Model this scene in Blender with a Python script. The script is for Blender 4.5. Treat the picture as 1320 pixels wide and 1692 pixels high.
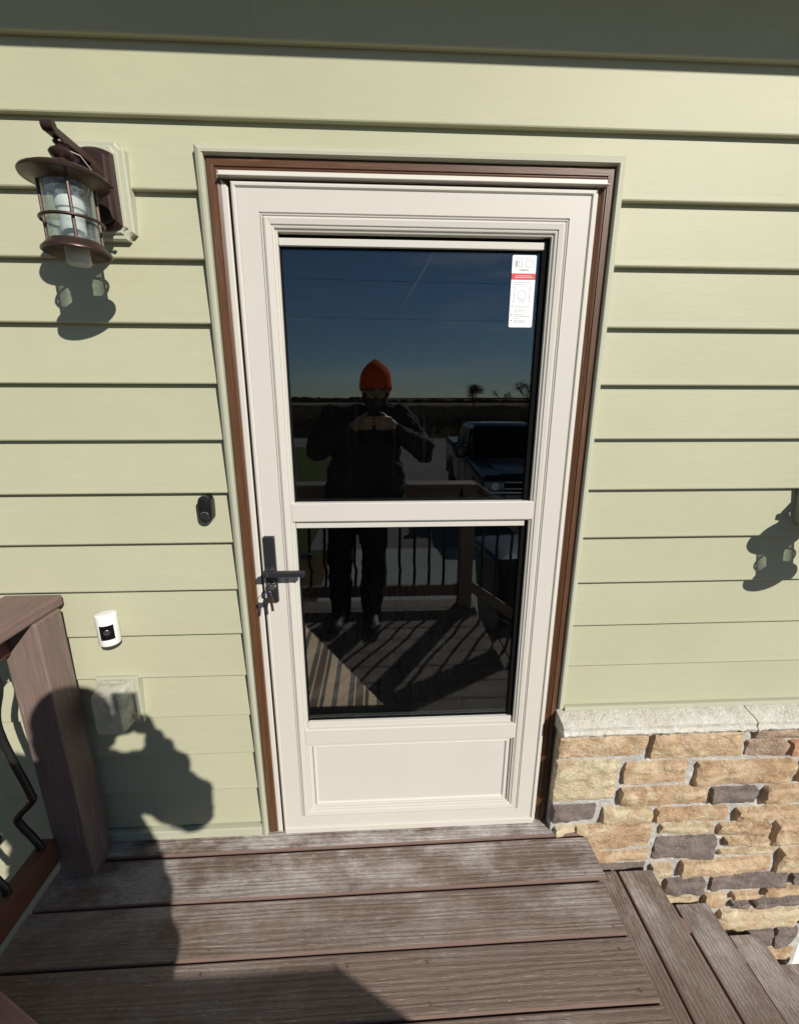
import bpy, bmesh, math, random
from mathutils import Vector, Matrix, noise as mnoise
for o in list(bpy.data.objects): bpy.data.objects.remove(o)
S = bpy.context.scene; COL = S.collection
R = math.radians
# ---------------------------------------------------------------- camera, sky, sun, exposure
cd = bpy.data.cameras.new('camera'); cam = bpy.data.objects.new('camera', cd); COL.objects.link(cam)
cam.location = (0, -1.237, 1.525); cam.rotation_euler = (R(75.48), R(-0.085), R(-2.70))
cd.sensor_fit = 'HORIZONTAL'; cd.sensor_width = 36; cd.lens = 19.217; cd.clip_start = .004; cd.clip_end = 3000
S.camera = cam
SUN = Vector((-.65, 1, -.75)).normalized()
world = bpy.data.worlds.new('World'); S.world = world; world.use_nodes = True
wn = world.node_tree; wn.nodes.clear()
sky = wn.nodes.new('ShaderNodeTexSky'); sky.sky_type = 'NISHITA'; sky.sun_disc = False
sky.sun_elevation = math.asin(-SUN.z); sky.sun_rotation = math.atan2(-SUN.x, -SUN.y)
sky.air_density = 1.0; sky.dust_density = .05; sky.ozone_density = 4.0
bg = wn.nodes.new('ShaderNodeBackground'); bg.inputs[1].default_value = .05
wo = wn.nodes.new('ShaderNodeOutputWorld')
CN = (.8429, -.0619, -.5344); CM = (.0854, -.9654, .2465)
# thin cirrus wisps
tc = wn.nodes.new('ShaderNodeTexCoord'); mp = wn.nodes.new('ShaderNodeMapping'); mp.inputs['Rotation'].default_value = (0, R(25), R(20)); mp.inputs['Scale'].default_value = (2, 9, 14)
nz = wn.nodes.new('ShaderNodeTexNoise'); nz.inputs['Scale'].default_value = 1.3; nz.inputs['Detail'].default_value = 7; nz.inputs['Roughness'].default_value = .6
rp = wn.nodes.new('ShaderNodeValToRGB'); rp.color_ramp.elements[0].position = .50; rp.color_ramp.elements[0].color = (0, 0, 0, 1); rp.color_ramp.elements[1].position = .78; rp.color_ramp.elements[1].color = (.5, .5, .5, 1)
mx = wn.nodes.new('ShaderNodeMix'); mx.data_type = 'RGBA'
mx.inputs['B'].default_value = (11, 11, 11.5, 1)
L = wn.links.new
L(tc.outputs['Generated'], mp.inputs[0]); L(mp.outputs[0], nz.inputs['Vector']); L(nz.outputs['Fac'], rp.inputs[0])
def wm(op, a, b=0.):
    q = wn.nodes.new('ShaderNodeMath'); q.operation = op
    for k, val in ((0, a), (1, b)):
        if isinstance(val, bpy.types.NodeSocket): L(val, q.inputs[k])
        else: q.inputs[k].default_value = val
    return q.outputs[0]
def wdot(vec, w=None):
    q = wn.nodes.new('ShaderNodeVectorMath'); q.operation = 'DOT_PRODUCT'; L(tc.outputs['Generated'], q.inputs[0]); q.inputs[1].default_value = vec; return q.outputs['Value']
# a drifting contrail: band round a great circle, broken up by noise
n3 = wn.nodes.new('ShaderNodeTexNoise'); n3.inputs['Scale'].default_value = 55; n3.inputs['Detail'].default_value = 5; L(tc.outputs['Generated'], n3.inputs['Vector'])
off = wm('MULTIPLY', wm('SUBTRACT', n3.outputs['Fac'], .5), .010)
band = wm('SUBTRACT', 1., wm('MULTIPLY', wm('ABSOLUTE', wm('ADD', wdot(CN), off)), 300.)); band = wm('MAXIMUM', band, 0.)
lng = wm('MAXIMUM', wm('SUBTRACT', 1., wm('MULTIPLY', wm('SUBTRACT', 1., wdot(CM)), 350.)), 0.)
trail = wm('MULTIPLY', wm('MULTIPLY', band, lng), wm('MULTIPLY', n3.outputs['Fac'], .8))
tot = wm('MINIMUM', wm('ADD', rp.outputs[0], trail), .9)
L(tot, mx.inputs['Factor']); L(sky.outputs[0], mx.inputs['A']); L(mx.outputs['Result'], bg.inputs[0]); L(bg.outputs[0], wo.inputs[0])
sd = bpy.data.lights.new('sun', 'SUN'); so = bpy.data.objects.new('sun', sd); COL.objects.link(so)
sd.energy = 4.6; sd.angle = R(.5); sd.color = (1, .94, .85); so.rotation_euler = SUN.to_track_quat('-Z', 'Y').to_euler(); so.location = (3, -5, 6)
S.view_settings.view_transform = 'Standard'; S.view_settings.look = 'None'; S.view_settings.exposure = .17; S.view_settings.gamma = 1
S.view_settings.use_curve_mapping = False
random.seed(4)
# ---------------------------------------------------------------- helpers
def empty(name, loc, label, cat, group=None):
    o = bpy.data.objects.new(name, None); COL.objects.link(o); o.location = loc; o.empty_display_size = .1
    return tag(o, label, cat, group)
def tag(o, label, cat, group=None, kind=None):
    if label: o['label'] = label
    if cat: o['category'] = cat
    if group: o['group'] = group
    if kind: o['kind'] = kind
    return o
def link(name, me, mat, parent=None, smooth=False):
    o = bpy.data.objects.new(name, me); COL.objects.link(o)
    for m in (mat if isinstance(mat, (list, tuple)) else [mat]): me.materials.append(m)
    if parent:
        o.parent = parent
        M = Matrix.Identity(4); p = parent
        base = p.location.copy()
        while p.parent: p = p.parent; base = p.location.copy()
        o.matrix_parent_inverse = Matrix.Translation(-base) if parent.parent is None else Matrix.Identity(4)
    if smooth:
        for f in me.polygons: f.use_smooth = True
    return o
def pyd(name, v, f, mat, parent=None, smooth=False):
    me = bpy.data.meshes.new(name); me.from_pydata([tuple(a) for a in v], [], f); me.validate(); me.update()
    bm = bmesh.new(); bm.from_mesh(me); bmesh.ops.recalc_face_normals(bm, faces=bm.faces); bm.to_mesh(me); bm.free()
    return link(name, me, mat, parent, smooth)
def fin(name, bm, mat, parent=None, smooth=False):
    me = bpy.data.meshes.new(name); bmesh.ops.recalc_face_normals(bm, faces=bm.faces); bm.to_mesh(me); bm.free()
    return link(name, me, mat, parent, smooth)
def bbox(bm, x0, x1, y0, y1, z0, z1, bev=0, seg=2):
    r = bmesh.ops.create_cube(bm, size=1)
    vs = r['verts']
    for v in vs: v.co = Vector(((x0+x1)/2+v.co.x*(x1-x0), (y0+y1)/2+v.co.y*(y1-y0), (z0+z1)/2+v.co.z*(z1-z0)))
    if bev:
        es = list({e for v in vs for e in v.link_edges})
        bmesh.ops.bevel(bm, geom=es, offset=bev, segments=seg, affect='EDGES', profile=.5)
def box(name, x0, x1, y0, y1, z0, z1, mat, parent=None, bev=0, seg=2):
    bm = bmesh.new(); bbox(bm, x0, x1, y0, y1, z0, z1, bev, seg); return fin(name, bm, mat, parent)
def addlathe(bm, c, prof, n=32, axis='z'):
    rings = []
    for r, h in prof:
        ring = []
        for i in range(n):
            a = 2*math.pi*i/n; p = (r*math.cos(a), r*math.sin(a), h)
            if axis == 'y': p = (p[0], h, p[1])
            if axis == 'x': p = (h, p[0], p[1])
            ring.append(bm.verts.new((c[0]+p[0], c[1]+p[1], c[2]+p[2])))
        rings.append(ring)
    for a, b in zip(rings, rings[1:]):
        for i in range(n): bm.faces.new((a[i], a[(i+1) % n], b[(i+1) % n], b[i]))
    bm.faces.new(rings[0]); bm.faces.new(rings[-1])
def lathe(name, c, prof, mat, parent=None, n=32, axis='z', smooth=True):
    bm = bmesh.new(); addlathe(bm, c, prof, n, axis); o = fin(name, bm, mat, parent)
    if smooth: autosmooth(o)
    return o
def autosmooth(o, ang=40):
    me = o.data; me.polygons.foreach_set('use_smooth', [True]*len(me.polygons))
    bm = bmesh.new(); bm.from_mesh(me)
    for e in bm.edges:
        if len(e.link_faces) == 2 and e.calc_face_angle(0) > R(ang): e.smooth = False
    bm.to_mesh(me); bm.free()
def addtube(bm, pts, r, n=8, square=False):
    pts = [Vector(p) for p in pts]; rs = r if isinstance(r, (list, tuple)) else [r]*len(pts)
    prev = None; rings = []
    for i, p in enumerate(pts):
        t = (pts[min(i+1, len(pts)-1)]-pts[max(i-1, 0)]).normalized()
        if prev is None:
            a = Vector((1, 0, 0)) if abs(t.x) < .8 else Vector((0, 0, 1)); u = t.cross(a).normalized()
        else: u = (prev - t*prev.dot(t)).normalized()
        prev = u; w = t.cross(u)
        k = math.pi/n if square else 0
        rings.append([bm.verts.new(p+(u*math.cos(2*math.pi*j/n+k)+w*math.sin(2*math.pi*j/n+k))*rs[i]) for j in range(n)])
    for a, b in zip(rings, rings[1:]):
        for j in range(n): bm.faces.new((a[j], a[(j+1) % n], b[(j+1) % n], b[j]))
    bm.faces.new(rings[0]); bm.faces.new(rings[-1])
def tube(name, pts, r, mat, parent=None, n=8, square=False):
    bm = bmesh.new(); addtube(bm, pts, r, n, square); o = fin(name, bm, mat, parent)
    if not square: autosmooth(o, 50)
    return o
def sweep(name, x0, x1, z0, z1, prof, side, mat, parent, mitre_bottom=True):
    """one mitred side of a rectangular frame; prof = closed list of (inset, y)"""
    v = []
    for end in (0, 1):
        for u, y in prof:
            zb = z0+u if mitre_bottom else z0
            if side == 'L': v.append((x0+u, y, (zb, z1-u)[end]))
            if side == 'R': v.append((x1-u, y, (zb, z1-u)[end]))
            if side == 'T': v.append(((x0+u, x1-u)[end], y, z1-u))
            if side == 'B': v.append(((x0+u, x1-u)[end], y, z0+u))
    n = len(prof); f = [(i, (i+1) % n, n+(i+1) % n, n+i) for i in range(n)]
    f += [tuple(range(n)), tuple(range(n, 2*n))]
    return pyd(name, v, f, mat, parent)
def copy_tree(o, parent=None):
    c = o.copy(); COL.objects.link(c)
    if parent: c.parent = parent; c.matrix_parent_inverse = o.matrix_parent_inverse.copy()
    for ch in list(o.children): copy_tree(ch, c)
    return c
# ---------------------------------------------------------------- materials
class G:
    def __init__(s, name):
        s.m = bpy.data.materials.new(name); s.m.use_nodes = True; s.t = s.m.node_tree; s.b = s.t.nodes['Principled BSDF']
    def n(s, typ, ins=None, **kw):
        nd = s.t.nodes.new('ShaderNode'+typ)
        for k, v in kw.items(): setattr(nd, k, v)
        for k, v in (ins or {}).items(): s.set(nd, k, v)
        return nd
    def set(s, nd, k, v):
        if isinstance(v, bpy.types.NodeSocket): s.t.links.new(v, nd.inputs[k])
        elif isinstance(v, bpy.types.Node): s.t.links.new(v.outputs[0], nd.inputs[k])
        else: nd.inputs[k].default_value = v
    def vec(s, scale=(1, 1, 1), rand=True):
        tc = s.n('TexCoord'); v = tc.outputs['Object']
        if rand:
            oi = s.n('ObjectInfo'); mm = s.n('VectorMath', {0: oi.outputs['Random'], 1: (37., 53., 71.)}, operation='MULTIPLY')
            v = s.n('VectorMath', {0: v, 1: mm}, operation='ADD').outputs[0]
        return s.n('Mapping', {'Vector': v, 'Scale': scale}).outputs[0]
    def noise(s, vec, scale, detail=4, rough=.55, dist=0):
        return s.n('TexNoise', {'Vector': vec, 'Scale': scale, 'Detail': detail, 'Roughness': rough, 'Distortion': dist}).outputs['Fac']
    def ramp(s, fac, stops):
        r = s.n('ValToRGB', {0: fac}); e = r.color_ramp.elements
        while len(e) < len(stops): e.new(.5)
        for el, (p, c) in zip(e, stops):
            el.position = p; el.color = (c, c, c, 1) if isinstance(c, (int, float)) else (*c, 1)
        return r.outputs[0]
    def mix(s, fac, a, b, blend='MIX'):
        m = s.n('Mix', data_type='RGBA', blend_type=blend)
        for k, v in (('Factor', fac), ('A', a), ('B', b)):
            if isinstance(v, tuple) and len(v) == 3: v = (*v, 1)
            s.set(m, k, v)
        return m.outputs['Result']
    def math(s, op, a, b=0.): return s.n('Math', {0: a, 1: b}, operation=op).outputs[0]
    def bump(s, h, strength=.3, dist=.002, normal=None):
        b = s.n('Bump', {'Height': h, 'Strength': strength, 'Distance': dist})
        if normal is not None: s.set(b, 'Normal', normal)
        return b.outputs[0]
    def out(s, color=None, rough=.5, normal=None, spec=.5, metal=0., **kw):
        if color is not None: s.set(s.b, 'Base Color', (*color, 1) if isinstance(color, tuple) else color)
        s.set(s.b, 'Roughness', rough); s.set(s.b, 'Specular IOR Level', spec); s.set(s.b, 'Metallic', metal)
        if normal is not None: s.set(s.b, 'Normal', normal)
        for k, v in kw.items(): s.set(s.b, k, v)
        return s.m
def plain(name, c, rough=.5, var=.12, spec=.5, metal=0., bscale=200, bstr=.05):
    g = G(name); v = g.vec(); n = g.noise(v, 6, 5); n2 = g.noise(v, bscale, 3)
    f = g.math('MULTIPLY_ADD', n, var*2); g.t.nodes[-1].inputs[2].default_value = 1-var
    col = g.mix(1., c, f, 'MULTIPLY')
    return g.out(col, rough, g.bump(n2, bstr, .001), spec, metal)
def m_siding(name='siding_vinyl', c=(.440, .440, .312)):
    g = G(name); v = g.vec((1.2, 12, 14)); grain = g.noise(v, 9, 8, .65, .6); big = g.noise(g.vec((1, 1, 1)), 1.6, 4); fine = g.noise(g.vec((8, 30, 30)), 60, 3)
    col = g.mix(g.ramp(big, [(.3, 0.), (.7, 1.)]), tuple(a*.95 for a in c), tuple(min(1, a*1.04) for a in c))
    col = g.mix(g.ramp(grain, [(.35, .25), (.6, 0.)]), col, tuple(a*.86 for a in c))
    dirt = g.noise(g.vec((1.2, 2, 2.6)), 3, 9, .74); col = g.mix(g.ramp(dirt, [(.58, 0.), (.74, .14)]), col, (.60, .60, .50)); grime = g.noise(g.vec((3, 3, 1.2)), 4, 8, .75); col = g.mix(g.ramp(grime, [(.62, 0.), (.76, .10)]), col, (.30, .29, .21))
    h = g.math('ADD', g.math('MULTIPLY', grain, .8), g.math('MULTIPLY', fine, .35))
    return g.out(col, .48, g.bump(h, .26, .0016), .22)
def m_deck(name, axis, edge=False):
    g = G(name); s = (1, 1, 1)
    st = lambda a, b: (a, b, b) if axis == 'x' else (b, a, b)
    base = (.180, .132, .106); dark = (.094, .066, .052)
    if edge:
        n = g.noise(g.vec(st(2, 30)), 5, 5)
        col = g.mix(n, (.14, .092, .076), (.22, .155, .13))
        return g.out(col, .7, g.bump(n, .3, .001), .25)
    w = g.n('TexNoise', {'Vector': g.vec(st(1.4, 4.5)), 'Scale': 1.6, 'Detail': 2.}).outputs['Fac']
    rings = g.n('TexWave', {'Vector': g.vec(st(.5, 9)), 'Scale': 2.4, 'Distortion': 9., 'Detail': 3., 'Detail Scale': 1.1, 'Detail Roughness': .6}, wave_type='BANDS', bands_direction='Y' if axis == 'x' else 'X').outputs['Fac']
    grain = g.noise(g.vec(st(3, 70)), 7, 8, .7, .4)
    fine = g.noise(g.vec(st(14, 150)), 6, 4, .6)
    patch = g.noise(g.vec(st(1.2, 1.8), True), 2.2, 7, .68)
    scratch = g.noise(g.vec(st(2.2, 60)), 9, 3, .5, 1.2)
    col = g.mix(g.ramp(rings, [(.2, .32), (.6, 0.)]), base, dark)
    col = g.mix(g.ramp(grain, [(.36, .42), (.52, 0.)]), col, dark)
    col = g.mix(g.ramp(w, [(.35, .0), (.75, .45)]), col, (.26, .195, .16))
    wear = g.math('MULTIPLY', g.ramp(patch, [(.52, .02), (.78, .9)]), g.ramp(fine, [(.38, 0.), (.66, 1.)]))
    col = g.mix(wear, col, (.47, .44, .41))
    lines = g.ramp(scratch, [(.64, 0.), (.66, .85)])
    col = g.mix(lines, col, (.40, .35, .31))
    # pale salt-like bloom close to the house wall
    sep = g.n('SeparateXYZ', {0: g.n('TexCoord').outputs['Object']})
    near = g.ramp(g.math('MULTIPLY', sep.outputs['Y'], -1.), [(.0, 1.), (.42, 0.)])
    bl = g.math('MULTIPLY', g.math('MULTIPLY', near, g.ramp(g.noise(g.vec(st(1.5, 2.5)), 3.2, 8, .72), [(.43, 0.), (.60, 1.)])), g.ramp(g.noise(g.vec(st(10, 110)), 5, 4), [(.3, .25), (.6, 1.)]))
    col = g.mix(bl, col, (.58, .56, .54))
    h = g.math('ADD', g.math('MULTIPLY', grain, 1.), g.math('MULTIPLY', fine, .5)); h = g.math('ADD', h, g.math('MULTIPLY', rings, .5))
    return g.out(col, .74, g.bump(h, .9, .003), .22)
def m_wood(name, c, c2, axis='z', rough=.5, worn=None):
    g = G(name); st = {'x': (2, 40, 40), 'y': (40, 2, 40), 'z': (40, 40, 2)}[axis]
    grain = g.noise(g.vec(st), 4, 8, .65, .5); big = g.noise(g.vec((3, 3, 3)), 2, 4)
    col = g.mix(g.ramp(grain, [(.3, 0.), (.7, 1.)]), c2, c); col = g.mix(g.ramp(big, [(.35, .0), (.7, .35)]), col, tuple(a*.65 for a in c))
    if worn:
        wv = g.math('MULTIPLY', g.ramp(g.noise(g.vec(tuple(a*.4 for a in st)), 6, 7, .7), [(.56, 0.), (.7, 1.)]), g.ramp(big, [(.42, 0.), (.65, 1.)]))
        col = g.mix(wv, col, worn)
    return g.out(col, rough, g.bump(grain, .35, .0015), .35)
def m_stone(name, a, b, c, crack=.10):
    g = G(name); v = g.vec(); n = g.noise(v, 9, 8, .65, .8); n2 = g.noise(v, 26, 6, .7); f = g.noise(v, 120, 5, .7)
    col = g.mix(g.ramp(n, [(.33, 0.), (.66, 1.)]), a, b); col = g.mix(g.ramp(n2, [(.5, 0.), (.75, .7)]), col, c)
    cr = g.n('TexVoronoi', {'Vector': g.n('Mapping', {'Vector': g.vec((1, 1, 2.2)), 'Rotation': (.3, .5, .2)}).outputs[0], 'Scale': 9.}, feature='DISTANCE_TO_EDGE').outputs['Distance']
    rust = g.noise(v, 6, 7, .72, 1.5); col = g.mix(g.ramp(rust, [(.48, 0.), (.66, .75)]), col, c); pale = g.noise(g.vec((1.7, 1, 3.1)), 7, 7, .7, 1.); col = g.mix(g.ramp(pale, [(.52, 0.), (.66, .7)]), col, tuple(min(.72, x*1.35) for x in b))
    h = g.math('ADD', g.math('MULTIPLY', n2, 1.), g.math('MULTIPLY', f, .45)); h = g.math('ADD', h, g.math('MULTIPLY', pale, .8)); h = g.math('ADD', h, g.ramp(cr, [(0., 0.), (.09, crack)]))
    return g.out(col, .85, g.bump(h, .9, .011), .2)
def m_glass(name, tint=.62, f0=.042):
    g = G(name); t = g.t
    geo = g.n('NewGeometry'); d = g.n('VectorMath', {0: geo.outputs['Incoming'], 1: geo.outputs['Normal']}, operation='DOT_PRODUCT').outputs['Value']
    c = g.math('SUBTRACT', 1., g.math('ABSOLUTE', d)); p = g.math('POWER', c, 5.)
    f = g.math('ADD', g.math('MULTIPLY', p, 1-f0), f0)
    tr = g.n('BsdfTransparent', {0: (tint, tint*1.01, tint, 1)}); gl = g.n('BsdfGlossy', {'Color': (.80, .92, 1, 1), 'Roughness': 0.})
    ms0 = g.n('MixShader', {0: f, 1: tr, 2: gl})
    # thin dust film and wiped vertical streaks on the pane
    du = g.math('MULTIPLY', g.ramp(g.noise(g.vec((26, 1, .7)), 3, 5, .6), [(.60, .05), (.78, 1.)]), g.ramp(g.noise(g.vec((1, 1, 1)), 4, 4), [(.4, .1), (.7, 1.)]))
    ms = g.n('MixShader', {0: g.math('MULTIPLY', du, .010), 1: ms0, 2: g.n('BsdfDiffuse', {0: (.7, .7, .7, 1)})})
    t.links.new(ms.outputs[0], t.nodes['Material Output'].inputs['Surface'])
    return g.m
M = {}
M['siding'] = m_siding(); M['trim'] = m_siding('siding_trim', (.44, .45, .345))
M['almond'] = plain('almond_aluminium', (.585, .563, .512), .45, .03, .28, 0, 350, .06)
M['black'] = plain('black_gasket', (.005, .005, .005), .9, .1, .1)
M['brown'] = m_wood('brick_mould_wood', (.135, .062, .030), (.072, .032, .016), 'z', .42, (.22, .15, .11))
M['brownx'] = m_wood('brick_mould_wood_head', (.135, .062, .030), (.072, .032, .016), 'x', .42, (.24, .17, .13))
M['deck'] = m_deck('deck_plank_stain', 'x'); M['decke'] = m_deck('deck_plank_edge', 'x', True)
M['tread'] = m_deck('tread_plank_stain', 'y'); M['treade'] = m_deck('tread_plank_edge', 'y', True)
M['post'] = m_wood('post_stain', (.235, .170, .147), (.155, .110, .095), 'z', .65, (.42, .36, .33))
M['rail'] = m_wood('rail_stain', (.235, .158, .135), (.150, .100, .085), 'y', .65, (.45, .40, .36))
M['railx'] = m_wood('rail_stain_cross', (.235, .158, .135), (.150, .100, .085), 'x', .65, (.45, .40, .36))
M['redrail'] = m_wood('red_brown_stain', (.15, .062, .042), (.085, .034, .024), 'y', .5)
M['iron'] = plain('black_iron', (.012, .012, .013), .4, .2)
M['bronze'] = plain('oil_rubbed_bronze', (.062, .037, .032), .36, .4, .5, .55, 160, .14)
M['glass'] = m_glass('door_glass', .90, .095)
M['dark'] = plain('dark_sheathing', (.03, .028, .025), .8)
M['white'] = plain('white_plastic', (.82, .82, .80), .4, .02)
M['blackgloss'] = plain('black_gloss', (.012, .012, .013), .15, .1)
M['handle'] = plain('black_powder_coat', (.018, .019, .022), .42, .15)
M['chrome'] = plain('chrome', (.7, .7, .7), .12, .05, .5, 1.)
M['brass'] = plain('key_nickel', (.55, .48, .36), .3, .1, .5, 1.)
M['tan'] = m_stone('stone_tan', (.48, .33, .195), (.60, .47, .32), (.33, .19, .10))
M['cream'] = m_stone('stone_cream', (.55, .45, .30), (.62, .53, .37), (.42, .27, .15))
M['pink'] = m_stone('stone_rose', (.40, .29, .21), (.46, .35, .26), (.27, .18, .14))
M['red'] = m_stone('stone_rust', (.40, .22, .13), (.46, .28, .18), (.28, .15, .10))
M['violet'] = m_stone('stone_violet_grey', (.15, .125, .12), (.205, .17, .155), (.27, .22, .18))
M['mortar'] = m_stone('mortar', (.46, .45, .42), (.54, .53, .50), (.38, .37, .35), .02)
M['sill'] = m_stone('limestone_sill', (.58, .565, .49), (.66, .645, .57), (.50, .47, .39), .03)
# ---------------------------------------------------------------- house
house = empty('house', (0, 0, 0), 'sage green house front with horizontal lap siding around the storm door', 'house')
E_ = .15237; Z0 = .1994
DL, DR, DT = -.437, .628, 2.122      # outer edges of the trim round the door
def lap(k, segs, y_off=0., zlo=None):
    """one siding board: segs = [(x0, x1, zmin)]"""
    zb = Z0+k*E_; zt = zb+E_+.012; T = .0175
    yf = lambda z: max(0, (z-zb))/E_*T+y_off
    v, f = [], []
    for x0, x1, zm in segs:
        if zm is None:
            pr = [(T+.004+y_off, zb+.001), (.004+y_off, zb), (.0012+y_off, zb+.0012), (y_off, zb+.004), (yf(zb+.02), zb+.02), (yf(zb+.02+.0)+.0, zb+.0205), (yf(zt), zt), (yf(zt)+.003, zt)]
        else: pr = [(yf(zm)+.004, zm), (yf(zm), zm), (yf(zt), zt), (yf(zt)+.003, zt)]
        b = len(v); n = len(pr)
        v += [(x0, y, z) for y, z in pr]+[(x1, y, z) for y, z in pr]
        f += [(b+i, b+(i+1) % n, b+n+(i+1) % n, b+n+i) for i in range(n)]+[tuple(range(b, b+n)), tuple(range(b+n, b+2*n))]
    return pyd('siding_board', v, f, M['siding'], house)
XL, XR = -3.4, 3.2
for k in range(-1, 12): lap(k, [(XL, DL+.004, None)])
for k in range(-7, -1): lap(k, [(XL, -1.09, None)])
for k in range(2, 12): lap(k, [(DR-.004, 1.72 if k < 8 else XR, None)])
lap(12, [(XL, DL+.004, None), (DL+.004, DR-.004, DT-.004), (DR-.004, XR, None)])
lap(13, [(XL, XR, None)])
lap(14, [(XL, -.287, None)], -.0012); lap(14, [(-.292, XR, None)])
for k in range(15, 18): lap(k, [(XL, XR, None)])
box('starter_strip', -1.05, DL, -.016, .02, .004, .040, M['trim'], house, .003)
box('starter_strip', DR+.002, 1.72, -.012, .02, .488, .503, M['trim'], house, .002)
for a in ((XL, -.41, -1.0, 2.9), (.612, 1.72, -1.0, 2.9), (1.72, XR, 1.35, 2.9), (-.41, .612, 2.105, 2.9)):
    box('wall_sheathing', a[0], a[1], .0235, .16, a[2], a[3], M['dark'], house)
# trim round the door (three mitred lengths)
jp = [(0, .012), (0, -.006), (.004, -.012), (.012, -.016), (.0185, -.016), (.0215, -.012), (.0215, .03), (.016, .03)]
for sd_ in 'LTR': sweep('door_trim', DL, DR, .004 if sd_ != 'R' else .50, DT, jp, sd_, M['trim'], house, False)
# stained brick mould
bp = [(0, .05), (0, -.002), (.002, -.004), (.018, -.004), (.0195, -.001), (.022, -.001), (.0235, -.004), (.0255, -.003), (.031, .000), (.040, .003), (.048, .004), (.048, .05)]
for sd_ in 'LTR': sweep('brick_mould', -.413, .605, .003, 2.0985, bp, sd_, M['brownx'] if sd_ == 'T' else M['brown'], house, False)
# eave above
ev = empty('roof_eave', (0, 0, 2.6), 'deep green roof eave above the siding shading the top board', 'eave')
box('soffit', XL, XR, -.43, .16, 2.675, 2.70, M['trim'], ev)
box('fascia', XL, XR, -.452, -.43, 2.660, 2.85, M['trim'], ev, .003)
pyd('roof_slab', [(XL, -.50, 2.852), (XR, -.50, 2.852), (XR, 3.0, 4.3), (XL, 3.0, 4.3), (XL, -.50, 2.89), (XR, -.50, 2.89), (XR, 3.0, 4.34), (XL, 3.0, 4.34)],
    [(0, 1, 2, 3), (4, 5, 6, 7), (0, 1, 5, 4), (1, 2, 6, 5), (2, 3, 7, 6), (3, 0, 4, 7)], M['dark'], ev)
# ---------------------------------------------------------------- room behind the door
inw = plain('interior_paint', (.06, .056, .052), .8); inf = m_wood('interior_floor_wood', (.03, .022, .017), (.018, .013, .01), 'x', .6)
def struct(o): o['kind'] = 'structure'; return o
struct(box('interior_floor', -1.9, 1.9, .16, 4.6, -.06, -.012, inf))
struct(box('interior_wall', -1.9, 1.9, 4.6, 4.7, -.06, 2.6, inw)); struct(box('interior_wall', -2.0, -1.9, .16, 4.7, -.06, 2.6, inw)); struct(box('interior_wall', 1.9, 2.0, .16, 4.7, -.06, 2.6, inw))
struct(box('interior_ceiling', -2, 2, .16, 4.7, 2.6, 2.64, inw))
box('door_jamb', -.42, -.375, .0185, .17, -.02, 2.1, M['dark'], house); box('door_jamb', .578, .62, .0185, .17, -.02, 2.1, M['dark'], house)
box('door_jamb', -.375, .578, .0185, .17, 2.075, 2.11, M['dark'], house)
box('threshold', -.375, .578, .03, .18, -.03, .012, plain('threshold_metal', (.12, .12, .12), .4, .1, .5, .6), house, .004)
g = G('rug_stripes'); v = g.vec((1, 1, 1), False); sx = g.n('SeparateXYZ', {0: v}).outputs['X']
fr = g.math('FRACT', g.math('MULTIPLY', sx, 1/.235))
cr = g.n('ValToRGB', {0: fr}); cr.color_ramp.interpolation = 'CONSTANT'; e = cr.color_ramp.elements
stp = [(0, (.50, .40, .29)), (.24, (.10, .10, .105)), (.36, (.50, .40, .29)), (.40, (.10, .10, .105)), (.46, (.13, .075, .05)), (.53, (.10, .10, .105)), (.58, (.5, .4, .29)), (.62, (.08, .08, .085)), (.70, (.52, .42, .31)), (.88, (.11, .11, .115))]
while len(e) < len(stp): e.new(.5)
for el, (p, c) in zip(e, stp): el.position = p; el.color = (*c, 1)
wv = g.noise(g.vec((1, 1, 1), False), 220, 4, .7); col = g.mix(g.ramp(wv, [(.35, .55), (.65, 0.)]), cr.outputs[0], (.07, .055, .045))
M['rug'] = g.out(col, .95, g.bump(wv, .8, .004), .1)
rug = empty('rug', (-.3, .66, -.012), 'striped tan and charcoal rug on the floor seen through the lower glass', 'rug')
box('rug_pile', -1.15, .42, .66, 2.4, -.012, -.002, M['rug'], rug, .003)
bm = bmesh.new()
for i in range(150): x = -1.145+i*.0104; bbox(bm, x, x+.0048, .628, .661, -.0115, -.006)
fr_ = fin('fringe', bm, plain('rug_fringe', (.55, .53, .50), .9), rug); fr_['kind'] = 'stuff'
# ---------------------------------------------------------------- storm door
door = empty('storm_door', (.10, 0, .004), 'almond storm door with two glass panes and a kick panel', 'door')
A = M['almond']
X0, X1, ZB, ZT = -.358, .560, .004, 2.047
# mounting z-bar
zp = [(0, .03), (0, .000), (.002, -.002), (.0075, -.002), (.009, 0.), (.009, .03)]
for sd_ in 'LR': sweep('mounting_rail', -.3835, .5675, .004, 2.0545, [(u*(1.9 if sd_ == 'L' else .8), y) for u, y in zp], sd_, A, door, False)
box('gap_shade_strip', -.3660, -.3585, .008, .03, .01, 2.05, M['black'], door); box('gap_shade_strip', .5602, .5603, .008, .03, .01, 2.05, M['black'], door)  # black strips stand in for the shade in the gaps beside the leaf
pyd('drip_cap', [(x, y, z) for x in (-.385, .586) for y, z in ((.02, 2.071), (-.005, 2.071), (-.007, 2.0585), (-.020, 2.0565), (-.020, 2.0548), (.02, 2.0552))],
    [(0, 1, 7, 6), (1, 2, 8, 7), (2, 3, 9, 8), (3, 4, 10, 9), (4, 5, 11, 10), (5, 0, 6, 11), (0, 1, 2, 3, 4, 5), (6, 7, 8, 9, 10, 11)], A, door)
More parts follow.
